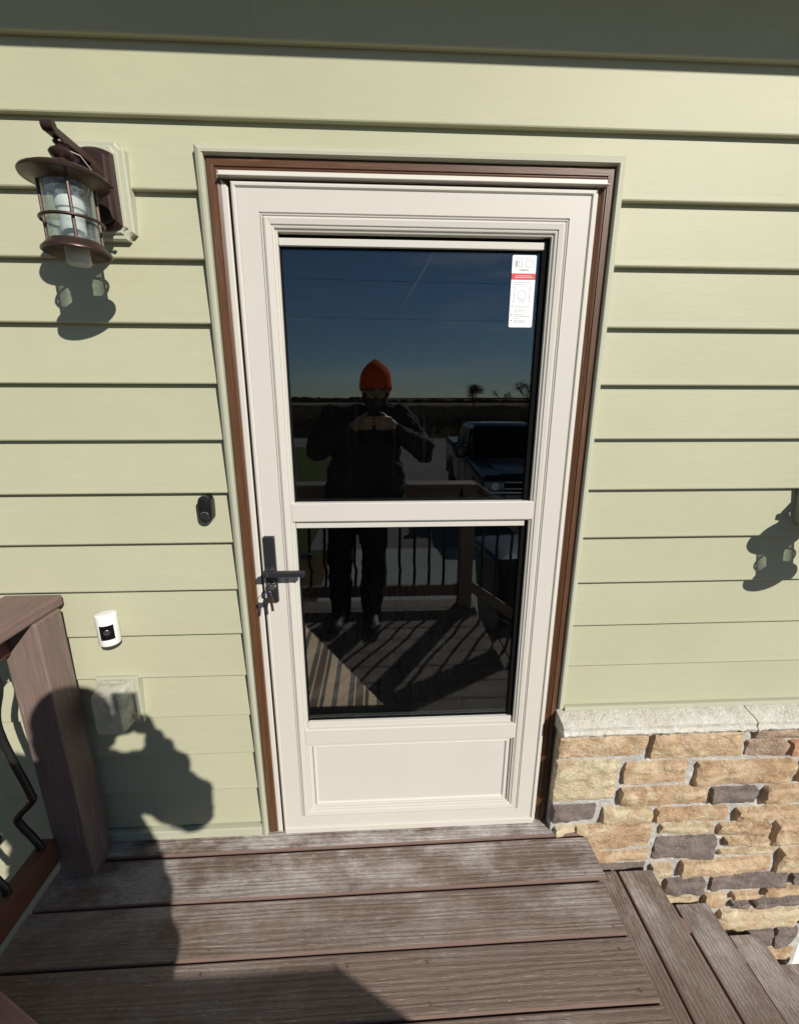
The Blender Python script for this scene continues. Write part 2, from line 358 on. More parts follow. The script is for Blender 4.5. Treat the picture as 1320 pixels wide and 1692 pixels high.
dp = [(0, .03), (0, -.006), (.0025, -.0125), (.006, -.0145), (.0105, -.0145), (.0125, -.0125), (.0135, -.0095), (.015, -.0095), (.0155, -.011), (.0655, -.011), (.0665, -.0075), (.0685, -.0075), (.0695, -.0115), (.0715, -.0115), (.0725, -.0085), (.0740, -.0085),
      (.0760, -.0135), (.0800, -.0150), (.0920, -.0135), (.0935, -.0100), (.0955, -.0100), (.0965, -.0120), (.1000, -.0110), (.1010, -.0060), (.1035, -.0060), (.1045, -.0080), (.1070, -.0070), (.1070, .03)]
for sd_ in 'LR': sweep('door_stile', X0, X1, ZB, ZT, dp, sd_, A, door)
for sd_ in 'TB': sweep('door_rail', X0, X1, ZB, ZT, dp, sd_, A, door)
OX0, OX1 = X0+.107, X1-.107
box('door_rail', OX0-.008, OX1+.008, -.0125, .03, 1.180, 1.236, A, door, .0025); box('rail_bead', OX0, OX1, -.008, .02, 1.1775, 1.1795, A, door)
box('door_rail', OX0-.010, OX1+.010, -.0125, .03, .386, .446, A, door, .0025); box('rail_bead', OX0, OX1, -.0085, .02, .3815, .3855, A, door)
kp = box('kick_panel', OX0, OX1, -.001, .03, .110, .386, A, door)
kb = [(0, .0), (0, -.004), (.003, -.006), (.006, -.004), (.008, -.0015), (.010, 0.)]
for sd_ in 'LRTB': sweep('panel_bead', OX0+.012, OX1-.012, .122, .374, kb, sd_, A, door)
box('bottom_sweep', X0+.004, X1-.004, -.0155, .02, .0045, .030, A, door, .003)
# panes: black gap strip, sash bars, gaskets, glass
def pane(zl, zh, bars):
    GX0, GX1 = OX0+.004, OX1-.018
    gl = box('glass_pane', GX0, GX1, .0120, .0165, zl, zh, M['glass'], door)
    K = M['black']
    box('gasket', GX1, OX1, .004, .03, zl-.01, zh+.03, K, door); box('gasket', OX0, GX0, .006, .03, zl-.01, zh+.03, K, door)
    box('gasket', GX0, GX1, .0085, .028, zh, zh+.004, K, door); box('gasket', GX0, GX1, .0085, .028, zl-.004, zl, K, door)
    for z0, z1, x1, y in bars: box('sash_bar', OX0+.001, x1, y, .024, z0, z1, A, door, .0015)
    return gl
pane(1.242, 1.907, [(1.911, 1.9285, OX1-.016, -.001)])
pane(.473, 1.154, [(1.1575, 1.1745, OX1-.012, -.002), (.447, .4685, OX1-.006, -.003)])
box('sash_shade_strip', OX0, OX1, .012, .028, 1.9285, 1.945, M['black'], door)  # shaded gap above the upper sash bar, painted as a black strip
# handle set
HX = -.329
box('handle_plate', HX-.0165, HX+.0165, -.024, -.0112, .927, 1.139, M['handle'], door, .003)
lv = lathe('lever_hub', (HX, -.024, 1.036), [(.013, 0), (.013, -.012), (.010, -.016), (.010, -.034)], M['handle'], door, 20, 'y')
bm = bmesh.new(); bbox(bm, HX-.013, HX+.108, -.070, -.052, 1.0275, 1.0445, .004, 3); lvr = fin('lever', bm, M['handle'], door)
lathe('lever_cap_screw', (HX, -.0705, 1.036), [(.0045, .002), (.0045, -.0008), (.002, -.0012)], M['chrome'], lvr, 12, 'y')
lathe('lock_cylinder', (HX, -.024, .985), [(.0125, 0.001), (.0125, -.006), (.011, -.010), (.005, -.0105)], M['chrome'], door, 24, 'y')
tag_ = empty('keys', (HX, -.036, .985), 'small bunch of keys hanging from the storm door lock', 'keys')
def key(pts_rot, c, mat):
    bm = bmesh.new(); addlathe(bm, (0, 0, 0), [(.010, -.001), (.010, .001)], 18, 'y')
    bbox(bm, -.0035, .0035, -.001, .001, -.036, -.008); 
    for i in range(4): bbox(bm, .0035, .0055, -.0009, .0009, -.033+i*.006, -.030+i*.006)
    bmesh.ops.transform(bm, matrix=Matrix.Translation(c) @ Matrix.Rotation(pts_rot[0], 4, 'Y') @ Matrix.Rotation(pts_rot[1], 4, 'Z'), verts=bm.verts)
    fin('key', bm, mat, tag_)
bm = bmesh.new(); bbox(bm, HX-.0012, HX+.0012, -.058, -.030, .980, .990); bbox(bm, HX-.0012, HX+.0012, -.064, -.052, .975, .995, .001); fin('key', bm, M['chrome'], tag_)
tube('key_ring', [(HX+.011*math.sin(a)-.004, -.060+.004*math.cos(a*2), .969+.013*math.cos(a)) for a in [2*math.pi*i/20 for i in range(21)]], .0011, M['chrome'], tag_, 6)
key((R(8), R(25)), (HX-.010, -.062, .951), M['handle']); key((R(-5), R(-20)), (HX+.003, -.060, .953), M['brass'])
# sticker on the glass
stk = empty('glass_sticker', (.39, .0105, 1.725), 'white paper instruction label with a red band in the upper glass corner', 'sticker')
paper = plain('label_paper', (.80, .82, .84), .6, .02); ink = plain('label_ink', (.14, .145, .17), .6); redm = plain('label_red', (.52, .06, .05), .6)
SX0, SX1, SZ0, SZ1 = .3585, .4235, 1.724, 1.902
def roundrect(x0, x1, z0, z1, r, y, n=6):
    p = []
    for cx, cz, a0 in ((x1-r, z1-r, 0), (x0+r, z1-r, 90), (x0+r, z0+r, 180), (x1-r, z0+r, 270)):
        p += [(cx+r*math.cos(R(a0+90*i/n)), y, cz+r*math.sin(R(a0+90*i/n))) for i in range(n+1)]
    return p
a = roundrect(SX0, SX1, SZ0, SZ1, .004, .0112); b = roundrect(SX0, SX1, SZ0, SZ1, .004, .0118); n = len(a)
pyd('paper', a+b, [tuple(range(n)), tuple(range(n, 2*n))]+[(i, (i+1) % n, n+(i+1) % n, n+i) for i in range(n)], paper, stk)
YP = .0109
def strip(name, x0, x1, z0, z1, m, y=YP): return box(name, x0, x1, y, y+.0002, z0, z1, m, stk)
H_ = SZ1-SZ0; W_ = SX1-SX0
zz = lambda t: SZ1-H_*t
xx = lambda t: SX0+W_*t
strip('red_band', SX0, SX1, zz(.333), zz(.247), redm)
def text(body, x, z, size, m, parent, y=YP, align='CENTER', name='lettering'):
    c = bpy.data.curves.new('t', 'FONT'); c.body = body; c.size = size; c.align_x = align; c.extrude = .00005
    t = bpy.data.objects.new('t', c); COL.objects.link(t); dg = bpy.context.evaluated_depsgraph_get()
    me = bpy.data.meshes.new_from_object(t.evaluated_get(dg)); bpy.data.objects.remove(t)
    me.transform(Matrix.Translation((x, y, z)) @ Matrix.Rotation(R(90), 4, 'X'))
    return link(name, me, m, parent)
text('LARSON', xx(.5), zz(.215), .0068, ink, stk)
bm = bmesh.new()
def dash(x0, x1, t, h=.0009):
    x = x0
    while x < x1:
        w = random.uniform(.04, .11); e1 = min(x+w, x1); bbox(bm, xx(x), xx(e1), YP, YP+.0002, zz(t)-h/2, zz(t)+h/2); x = e1+.02
dash(.22, .8, .05); 
for t in (.372, .395): dash(.12, .85 if t < .38 else .55, t)
for t, x1 in ((.70, .8), (.725, .6), (.755, .72), (.78, .62), (.815, .6), (.84, .86), (.875, .4), (.905, .72), (.925, .68)): dash(.2, x1, t, .0012 if t in (.84, .925) else .0008)
for t in (.70, .82, .905): bbox(bm, xx(.07), xx(.12), YP, YP+.0002, zz(t)-.0016, zz(t)+.0016)
for x0, x1 in ((.13, .22), (.27, .42), (.58, .86)):      # small diagram outlines
    for xa, xb, ta, tb in ((x0, x1, .075, .079), (x0, x1, .156, .16), (x0, x0+.012, .075, .16), (x1-.012, x1, .075, .16)): bbox(bm, xx(xa), xx(xb), YP, YP+.0002, zz(tb), zz(ta))
for i in range(6): bbox(bm, xx(.14), xx(.21), YP, YP+.0002, zz(.09+i*.011), zz(.086+i*.011))
for xa, s_ in ((.16, 1), (.80, -1)):                    # corner brackets beside the circle
    bbox(bm, xx(xa), xx(xa+.012), YP, YP+.0002, zz(.60), zz(.47)); 
    for t in (.47, .60): bbox(bm, xx(min(xa, xa+.05*s_)), xx(max(xa, xa+.05*s_)), YP, YP+.0002, zz(t)-.0004, zz(t)+.0004)
for xa in (.13, .83):
    for t in (.445, .63): bbox(bm, xx(xa-.02), xx(xa+.02), YP, YP+.0002, zz(t)-.0013, zz(t)+.0013)
dash(.36, .62, .632)
fin('print', bm, ink, stk)['kind'] = 'stuff'
bm = bmesh.new(); cx, cz = xx(.48), zz(.545)
for i in range(40):
    a0, a1 = 2*math.pi*i/40, 2*math.pi*(i+1)/40; ro, ri = .0118, .0110
    bm.faces.new([bm.verts.new((cx+r*math.cos(t), YP, cz+r*math.sin(t))) for r, t in ((ro, a0), (ro, a1), (ri, a1), (ri, a0))])
fin('print_circle', bm, ink, stk)
bm = bmesh.new()
_o = dash
for t, x0, x1 in ((.28, .17, .85), (.303, .14, .9)):
    x = x0
    while x < x1:
        w = random.uniform(.03, .09); bbox(bm, xx(x), xx(min(x+w, x1)), YP-.0004, YP-.0002, zz(t)-.0007, zz(t)+.0007); x += w+.02
fin('white_print', bm, paper, stk)['kind'] = 'stuff'
# ---------------------------------------------------------------- stone veneer
sw = empty('stone_wall', (1.1, -.03, -.9), 'rough ledge stone veneer wall below the siding beside the steps', 'stone wall')
box('mortar_bed', .612, 1.735, -.0405, .018, -.95, .44, M['mortar'], sw)
MS = {'t': 'tan', 'c': 'cream', 'p': 'pink', 'r': 'red', 'v': 'violet'}
ST = [(0.597,0.920,0.327,0.433,'t'),(0.928,1.268,0.311,0.427,'t'),(1.296,1.537,0.378,0.432,'p'),(1.280,1.430,0.304,0.374,'p'),(1.440,1.572,0.304,0.370,'r'),(0.597,0.836,0.130,0.313,'c'),(0.846,1.083,0.201,0.300,'t'),(1.113,1.487,0.181,0.290,'t'),(0.846,1.173,0.110,0.187,'t'),(1.191,1.365,0.096,0.173,'v'),(1.389,1.627,0.084,0.172,'t'),(0.600,0.772,0.046,0.120,'v'),(0.791,0.982,0.032,0.103,'c'),(0.995,1.275,0.020,0.089,'t'),(1.301,1.649,0.012,0.075,'t'),(0.700,0.999,-0.096,0.025,'t'),(1.022,1.231,-0.040,0.011,'c'),(1.247,1.447,-0.055,0.005,'t'),(1.468,1.676,-0.118,0.002,'t'),(1.012,1.258,-0.165,-0.050,'v'),(1.284,1.457,-0.113,-0.065,'t'),(1.270,1.499,-0.160,-0.123,'c'),(1.517,1.713,-0.255,-0.132,'t'),(0.730,0.998,-0.159,-0.107,'t'),(1.015,1.100,-0.250,-0.177,'c'),(1.132,1.500,-0.245,-0.170,'t'),(1.084,1.251,-0.340,-0.260,'v'),(1.271,1.585,-0.338,-0.255,'v'),(1.595,1.722,-0.315,-0.265,'v'),(1.255,1.360,-0.425,-0.350,'t'),(1.370,1.484,-0.384,-0.348,'t'),(1.497,1.722,-0.376,-0.325,'t'),(1.372,1.452,-0.430,-0.394,'v'),(1.462,1.722,-0.433,-0.388,'v'),(1.333,1.676,-0.549,-0.443,'c'),(1.470,1.595,-0.655,-0.562,'v'),(1.603,1.705,-0.669,-0.562,'v'),(1.548,1.722,.382,.432,'t'),(1.582,1.722,.185,.370,'c'),(1.50,1.722,.185,.292,'t')]
ST[-1] = (1.500, 1.572, .185, .292, 't')
ST += [(.62, .715, -.10, .025, 'c'), (.60, .72, -.16, -.107, 't'), (.70, 1.0, -.25, -.17, 'v'), (.70, 1.07, -.34, -.26, 't'), (.9, 1.24, -.44, -.35, 'c'), (1.0, 1.32, -.55, -.45, 't'), (1.1, 1.46, -.66, -.56, 't'), (1.2, 1.5, -.77, -.68, 'v'), (1.515, 1.715, -.77, -.68, 't'), (1.2, 1.715, -.9, -.785, 'c'), (1.685, 1.72, -.55, -.44, 'v')]
def stone(x0, x1, z0, z1, mat, parent, name='stone', yb=-.03, ht=.015, seed=0):
    rnd = random.Random(seed); nx = max(8, min(34, int((x1-x0)/.011))); nz_ = max(6, min(18, int((z1-z0)/.0095)))
    tilt = rnd.uniform(-.006, .006); til2 = rnd.uniform(-.003, .006); hh = ht+rnd.uniform(-.006, .010)
    cut = [rnd.uniform(.0, .014) for _ in range(4)]; sk = rnd.uniform(-.5, .5); rnd_s = Vector((seed*3.17, seed*1.31, seed*2.3))
    v = []; f = []
    for j in range(nz_+1):
        for i in range(nx+1):
            ex_, ez_ = .0035/(x1-x0), .0035/(z1-z0)
            u = 0 if i == 0 else 1 if i == nx else ex_+(1-2*ex_)*(i-1)/(nx-2)
            w = 0 if j == 0 else 1 if j == nz_ else ez_+(1-2*ez_)*(j-1)/(nz_-2)
            x = x0+(x1-x0)*u; z = z0+(z1-z0)*w; p = Vector((x, z, 0))
            nn = mnoise.noise(p*24+rnd_s); n2 = mnoise.noise(p*70+rnd_s)
            s2 = (1-2*u); c2 = (1-2*w)
            x += s2*(.005*abs(nn)+.004*n2+abs(w-.5)**3*5*cut[u > .5]); z += c2*(.0045*abs(mnoise.noise(p*19+rnd_s*2))+.003*n2)
            edge = min(min(i, nx-i), min(j, nz_-j)); e = (0, .72, .93)[edge] if edge < 3 else 1
            # cleft face: ledges along the bedding plus chipped facets
            q = Vector((x+sk*z, z, 0)); led = 1-abs(mnoise.noise(Vector((q.x*9, q.y*34, seed))))*2; chip = mnoise.cell(Vector((q.x*26+nn*.8, q.y*42+n2*.6, seed)))
            big = mnoise.noise(p*13+rnd_s)
            y = yb-hh*e-(.006*big+.0042*led+.0032*chip+.002*n2+tilt*(u-.5)*2+til2*(w-.5)*2)*(e > 0)
            if e == 0: y = yb+.006
            v.append((x, y, z))
    for j in range(nz_):
        for i in range(nx):
            a = j*(nx+1)+i; f.append((a, a+1, a+nx+2, a+nx+1))
    o = pyd(name, v, f, mat, parent)
    if sum(p.normal.y*p.area for p in o.data.polygons) > 0: o.data.flip_normals()
    autosmooth(o, 30); return o
for i, (x0, x1, z0, z1, c) in enumerate(ST): stone(x0+.001, x1-.001, z0+.0015, z1-.0015, M[MS[c]], sw, seed=i+3, yb=-.041)
# limestone sill course: two lengths
def sill(x0, x1, seed):
    v = []; f = []; n = int((x1-x0)/.009)
    for i in range(n+1):
        x = x0+(x1-x0)*i/n; a = mnoise.noise(Vector((x*30, seed, 1))); b = mnoise.noise(Vector((x*45, seed, 5))); c = mnoise.noise(Vector((x*70, seed, 9)))
        sec = [(.016, .489), (-.012, .488), (-.064, .478+.002*a), (-.074+.002*b, .472+.002*c), (-.073+.004*a, .458+.005*b), (-.082+.006*c, .450+.005*a), (-.076+.008*b, .438+.007*c), (-.066+.007*a, .430+.006*b), (-.03, .428), (.016, .428)]
        v += [(x, y, z) for y, z in sec]
    m = 10
    for i in range(n):
        for j in range(m): f.append((i*m+j, i*m+(j+1) % m, (i+1)*m+(j+1) % m, (i+1)*m+j))
    f += [tuple(range(m)), tuple(range(n*m, n*m+m))]
    autosmooth(pyd('sill_stone', v, f, M['sill'], sw), 28)
sill(.604, 1.272, 2); sill(1.277, 1.722, 7)
# ---------------------------------------------------------------- garage door frame beyond the stone
gd = empty('garage_door', (2.4, 0, -.9), 'white garage door frame just past the end of the stone wall', 'garage door')
box('door_casing', 1.74, 1.86, -.03, .02, -.9, 1.35, M['white'], gd, .004); box('door_casing', 1.86, 3.2, -.03, .02, 1.22, 1.35, M['white'], gd, .004)
for i in range(4): box('door_panel', 1.86, 3.2, .03, .06, -.9+i*.53, -.9+i*.53+.522, M['white'], gd, .004)
# ---------------------------------------------------------------- deck and steps
deck = empty('deck', (-.15, -.9, -.9), 'weathered brown wooden deck landing in front of the door', 'deck')
def plank(name, x0, x1, y0, y1, z1, mats, parent, axis, t=.036, r=.0045, skew=0.):
    """rounded-edge board; main face slot 0, rounded edges slot 1"""
    a0, a1 = (y0, y1) if axis == 'x' else (x0, x1)
    sec = [(a0, z1-t), (a0, z1-r), (a0+r*.3, z1-r*.3), (a0+r, z1), (a1-r, z1), (a1-r*.3, z1-r*.3), (a1, z1-r), (a1, z1-t)]
    v = []; m = 8
    b0, b1 = (x0, x1) if axis == 'x' else (y0, y1)
    N = 10
    for i in range(N+1):
        b = b0+(b1-b0)*i/N
        for a, z in sec:
            w = mnoise.noise(Vector((b*2.3, a*9, 4.4)))*.0011
            v.append((b, a+skew*i/N+w, z+w*.6) if axis == 'x' else (a+w, b, z+w*.6))
    f = [(i*m+j, i*m+(j+1) % m, (i+1)*m+(j+1) % m, (i+1)*m+j) for i in range(N) for j in range(m)]
    f += [tuple(range(m)), tuple(range(N*m, N*m+m))]
    me = bpy.data.meshes.new(name); me.from_pydata(v, [], f); me.update()
    bm = bmesh.new(); bm.from_mesh(me); bmesh.ops.recalc_face_normals(bm, faces=bm.faces); bm.to_mesh(me); bm.free()
    o = link(name, me, mats, parent)
    for p in me.polygons:
        if abs(p.normal.z) < .93 or len(p.vertices) > 4: p.material_index = 1
    return o
DK = [M['deck'], M['decke']]; TR = [M['tread'], M['treade']]
plank('plank', -1.0, .738, -.070, .012, .0, DK, deck, 'x', skew=.010)
ys = [-.0755-.1475*i for i in range(13)]
screws = []
for i in range(12):
    xr = .738 if i == 0 else .722+random.uniform(-.004, .004)
    y0, y1 = ys[i+1]+.0055, ys[i]
    if i == 0: plank('plank', -1.085, .735, y0-.004, y1-.006, random.uniform(-.001, .001), DK, deck, 'x', skew=.012)
    else: plank('plank', -1.088+random.uniform(-.004, .004), xr, y0-.004, y1-.004, random.uniform(-.0012, .0012), DK, deck, 'x', skew=.008)
    for x in (-.9, -.5, -.1, .115, .68):
        for yy in (y0+.025, y1-.03): screws.append((x+random.uniform(-.008, .008), yy+random.uniform(-.004, .004)))
bm = bmesh.new()
for x, y in screws: addlathe(bm, (x, y, .0), [(.0042, -.002), (.0042, .0012), (.003, .0014), (.0024, .0004), (.0005, .0004)], 10)
o = fin('screw_heads', bm, plain('screw_coat', (.20, .13, .09), .5, .2, .5, .5), deck); o['kind'] = 'stuff'
box('rim_joist', -1.07, .700, -.05, -.012, -.24, -.038, M['railx'], deck); box('rim_joist', -1.07, .700, -1.84, -1.80, -.24, -.04, M['railx'], deck)
box('rim_joist', -1.07, -1.03, -1.80, -.05, -.24, -.04, M['rail'], deck)
for x in (-.6, -.2, .2): box('joist', x, x+.04, -1.8, -.05, -.22, -.04, M['rail'], deck)
for x, y in ((-1.0, -1.75), (.6, -1.75), (-1.0, -.2)): box('support_post', x-.045, x+.045, y-.045, y+.045, -.9, -.24, M['post'], deck)
steps = empty('wooden_steps', (1.3, -.9, -.9), 'brown wooden steps going down beside the stone wall', 'steps')
def tread(x0, xm, x1, z, i):
    y0 = -.067-(.004*i)
    plank('tread_plank', x0, xm-.004, -1.70, y0, z, TR, steps, 'y'); plank('tread_plank', xm+.003, x1, -1.70, y0-.001, z-.001, TR, steps, 'y')
tread(.748, .8745, 1.008, -.18, 0); tread(.995, 1.123, 1.256, -.36, 1); tread(1.245, 1.372, 1.500, -.54, 2); tread(1.49, 1.617, 1.745, -.72, 3)
for x, zt in ((.703, -.037), (.952, -.217), (1.20, -.397), (1.445, -.577), (1.69, -.757)): box('riser', x, x+.022, -1.69, -.075, zt-.145, zt-.001, M['rail'], steps)
for y in (-1.69, -.9, -.12):
    pyd('stringer', [(x, yy, z) for yy in (y, y-.04) for x, z in ((.70, -.24), (.70, -.5), (1.4, -.9), (1.68, -.9), (1.68, -.76), (.96, -.24))], [(0, 1, 2, 3, 4, 5), (6, 7, 8, 9, 10, 11)]+[(i, (i+1) % 6, 6+(i+1) % 6, 6+i) for i in range(6)], M['rail'], steps)
# ---------------------------------------------------------------- railings
def baluster(parent, x, y, z0, z1, ox, oy):
    hgt = z1-z0; prof = [(0, .0), (.05, .004), (.16, .050), (.20, .046), (.275, -.016), (.31, -.016), (.48, .010), (.66, .032), (.76, .022), (.86, -.006), (.92, 0.), (1, 0)]
    pts = []
    for i in range(len(prof)-1):
        for s_ in range(3):
            t = s_/3; a, b = prof[i], prof[i+1]; pts.append((a[0]+(b[0]-a[0])*t, a[1]+(b[1]-a[1])*t))
    pts.append(prof[-1])
    for _ in range(2): pts = [pts[0]]+[(p[0], (pts[i][1]+2*p[1]+pts[i+2][1])/4) for i, p in enumerate(pts[1:-1])]+[pts[-1]]
    tube('baluster', [(x+ox*o, y+oy*o, z0+hgt*t) for t, o in pts], .0108, M['iron'], parent, 8)
# left railing
lr = empty('deck_railing', (-1.04, -.08, 0), 'brown railing post and cap with wavy iron balusters left of the door', 'railing')
box('post', -1.060, -.957, -.125, -.026, -.038, .925, M['post'], lr, .005)
box('cap_board', -1.128, -.962, -1.80, -.004, .926, .960, M['rail'], lr, .006)
box('top_rail', -1.078, -1.038, -1.70, -.126, .835, .924, M['redrail'], lr, .004)
box('bottom_rail', -1.090, -1.046, -1.70, -.126, .082, .170, M['redrail'], lr, .004)
for i in range(11): baluster(lr, -1.068, -.160-i*.125, .168, .838, -1, .0)
# back railing
brl = empty('deck_railing', (-.15, -1.74, 0), 'railing with balusters behind the photographer, mirrored in the lower glass', 'railing')
box('post', -1.06, -.97, -1.785, -1.695, -.038, .925, M['post'], brl, .005); box('post', .592, .690, -1.790, -1.692, -.038, .925, M['post'], brl, .005)
box('cap_board', -1.13, .705, -1.832, -1.676, .926, .960, M['railx'], brl, .006)
box('top_rail', -.968, .590, -1.76, -1.722, .80, .924, M['railx'], brl, .004)
box('bottom_rail', -.968, .590, -1.76, -1.722, .082, .172, M['railx'], brl, .004)
for i in range(13): baluster(brl, -.86+i*.1115, -1.741, .170, .80, .15, -.8)
# stair railing
sr = empty('stair_railing', (.70, -1.74, 0), 'sloping stair railing running down from the corner post, mirrored in the glass', 'railing')
SLP = -.72
def slope(name, x0, x1, y0, y1, za, zb, m):
    pyd(name, [(x, y, z+(x-.7)*SLP) for x in (x0, x1) for y in (y0, y1) for z in (za, zb)], [(0, 1, 3, 2), (4, 5, 7, 6), (0, 1, 5, 4), (2, 3, 7, 6), (0, 2, 6, 4), (1, 3, 7, 5)], m, sr)
slope('cap_board', .692, 1.80, -1.83, -1.676, .925, .959, M['railx']); slope('top_rail', .691, 1.76, -1.76, -1.722, .80, .923, M['railx']); slope('bottom_rail', .691, 1.76, -1.76, -1.722, .10, .19, M['railx'])
for i in range(9): x = .77+i*.11; baluster(sr, x, -1.741, .185+(x-.7)*SLP, .805+(x-.7)*SLP, .15, -.8)
box('post', 1.765, 1.855, -1.787, -1.695, -.9, .17, M['post'], sr, .005)
# block of timber on the deck, lower left
tb = box('timber_block', -.20, .20, -.06, .06, 0, .08, m_wood('block_stain', (.40, .235, .20), (.27, .15, .125), 'x', .6), None, .006)
tb.location = (-.930, -.535, .003); tb.rotation_euler = (0, 0, R(-25)); tag(tb, 'reddish brown timber block lying at the lower left edge of the deck', 'timber')
# ---------------------------------------------------------------- lantern
def lantern(label):
    ax, ay = -.667, -.155
    L_ = empty('wall_lantern', (ax, 0, 2.0), label, 'wall lantern', 'wall lanterns beside the doors')
    B = M['bronze']
    # mounting block with scooped corners
    def scoop(hw, hh, r, y0, y1, bev, name, m, cz):
        def ring(g_, y):
            p = []
            w, h = hw-g_, hh-g_
            for sx, sz, a0 in ((1, 1, 270), (-1, 1, 0), (-1, -1, 90), (1, -1, 180)):
                for i in range(7):
                    a = R(a0-90*i/6); p.append((ax+sx*w+r*math.cos(a), y, cz+sz*h+r*math.sin(a)))
            return p
        rs = [ring(0, y0), ring(0, y1+bev), ring(bev, y1)]; v = sum(rs, []); n = len(rs[0])
        f = [tuple(range(n)), tuple(range(2*n, 3*n))]
        for q in range(2): f += [(q*n+i, q*n+(i+1) % n, (q+1)*n+(i+1) % n, (q+1)*n+i) for i in range(n)]
        return pyd(name, v, f, m, L_)
    scoop(.068, .105, .016, .014, -.014, .004, 'mounting_block', M['trim'], 2.016)
    scoop(.056, .092, .013, -.0135, -.020, .003, 'mounting_block', M['trim'], 2.016)
    # back plate: stepped, arched lower and upper edges
    def plate(hw, hh, y0, y1, bev):
        def ring(g_, y): 
            w, h = hw-g_, hh-g_; p = []
            for i in range(13): t = 1-2*i/12; p.append((ax+t*w, y, 2.014+h+.012*(1-t*t)))
            for i in range(13): t = -1+2*i/12; p.append((ax+t*w, y, 2.014-h-.012*(1-t*t)))
            return p
        rs = [ring(0, y0), ring(0, y1+bev), ring(bev, y1)]; v = sum(rs, []); n = 26
        f = [tuple(range(n)), tuple(range(2*n, 3*n))]
        for q in range(2): f += [(q*n+i, q*n+(i+1) % n, (q+1)*n+(i+1) % n, (q+1)*n+i) for i in range(n)]
        pyd('back_plate', v, f, B, L_)
    plate(.047, .074, -.0195, -.034, .004); plate(.039, .066, -.0335, -.048, .004)
    bm = bmesh.new(); bbox(bm, ax-.009, ax+.009, ay-.032, -.046, 2.066, 2.084, .002); fin('arm', bm, B, L_)
    lathe('arm_scroll', (ax-.012, ay-.030, 2.079), [(.004, -.001), (.010, 0), (.0105, .012), (.0105, .024), (.004, .025)], B, L_, 18, 'x')
    lathe('finial', (ax, ay, 0), [(.004, 2.070), (.0075, 2.066), (.013, 2.063), (.013, 2.060), (.008, 2.056), (.011, 2.052), (.021, 2.046), (.025, 2.040), (.022, 2.033), (.014, 2.028), (.016, 2.024), (.026, 2.020), (.028, 2.016)], B, L_, 28)
    cp = lathe('cap', (ax, ay, 0), [(.026, 2.0185), (.045, 2.013), (.072, 2.002), (.087, 1.994), (.0895, 1.990), (.088, 1.986), (.084, 1.986), (.068, 1.984), (.056, 1.978), (.050, 1.974), (.02, 1.974)], B, L_, 40)
    lathe('cap_screw', (ax+.086, ay+.02, 1.985), [(.003, 0), (.005, .004), (.005, .008), (.002, .011)], B, L_, 12, 'x')
    lathe('glass_cylinder', (ax, ay, 0), [(.0520, 1.975), (.0520, 1.858), (.0502, 1.858), (.0502, 1.975)], SEED, L_, 36)
    for i in range(4):
        a = R(45+90*i-12); x, y = ax+.0545*math.cos(a), ay+.0545*math.sin(a)
        tube('cage_bar', [(x, y, 1.978), (x, y, 1.852)], .0034, B, L_, 6)
    bm = bmesh.new(); pr = [(.0515+.004*math.cos(t), .004*math.sin(t)) for t in [2*math.pi*i/8 for i in range(8)]]
    tube('cage_ring', [(ax+.0625*math.cos(t), ay+.0625*math.sin(t), 1.902) for t in [2*math.pi*i/36 for i in range(37)]], .0036, B, L_, 8); bm.free()
    bm = bmesh.new(); addlathe(bm, (ax, ay, 0), [(.030, 1.862), (.052, 1.860), (.058, 1.856), (.066, 1.846), (.072, 1.840), (.0725, 1.836), (.069, 1.834), (.060, 1.839), (.050, 1.846), (.030, 1.848)], 40); autosmooth(fin('base_ring', bm, B, L_))
    lathe('bulb', (ax, ay, 0), [(.014, 1.864), (.020, 1.868), (.0255, 1.880), (.0265, 1.91), (.0265, 1.925), (.0300, 1.928), (.0300, 1.950), (.024, 1.962), (.010, 1.968)], BULB, L_, 28)
    lathe('bottom_lens', (ax, ay, 0), [(.024, 1.850), (.0255, 1.848), (.0255, 1.816), (.023, 1.812), (.006, 1.811)], SEED2, L_, 28)
    pts = [(ax+.012, ay+.006, 2.050), (ax+.030, ay+.02, 2.046), (ax+.036, ay+.045, 2.030), (ax+.034, ay+.07, 2.010), (ax+.03, ay+.10, 2.0)]
    tube('wire', pts, .0013, plain('wire_sheath', (.45, .43, .38), .5), L_, 6)
    for c_ in L_.children:
        if not c_.name.startswith(('mounting_block', 'back_plate')):
            c_.data.transform(Matrix.Translation((-.655, -.015, 1.938)) @ Matrix.Diagonal((.93, .89, .93, 1)) @ Matrix.Translation((.655, .015, -1.938)))
    return L_
g = G('seeded_glass'); t = g.t; nn = g.noise(g.vec((1, 1, 1)), 90, 4); nb = g.bump(nn, .35, .002)
gl_ = g.n('BsdfGlossy', {'Color': (.9, .95, .95, 1), 'Roughness': .05, 'Normal': nb}); tr_ = g.n('BsdfTransparent', {0: (.88, .91, .90, 1)}); df_ = g.n('BsdfDiffuse', {0: (.5, .55, .55, 1)})
lw = g.n('LayerWeight', {'Blend': .35}); mm = g.n('MixShader', {0: g.math('MULTIPLY', lw.outputs['Facing'], .45), 1: tr_, 2: gl_})
vz = g.ramp(g.noise(g.vec((1, 1, 1)), 45, 5, .65), [(.48, .03), (.72, .25)]); mm2 = g.n('MixShader', {0: vz, 1: mm, 2: df_}); t.links.new(mm2.outputs[0], t.nodes['Material Output'].inputs['Surface']); SEED = g.m
g = G('cloudy_lens'); SEED2 = g.out((.85, .87, .85), .2, None, .5, 0., **{'Transmission Weight': .55, 'IOR': 1.2})
BULB = plain('bulb_white', (.88, .88, .88), .35, .03)
lan = lantern('bronze wall lantern with clear glass on the siding left of the door')
lan2 = copy_tree(lan); lan2.location = (lan.location.x+2.043, 0, 2.0-.766)
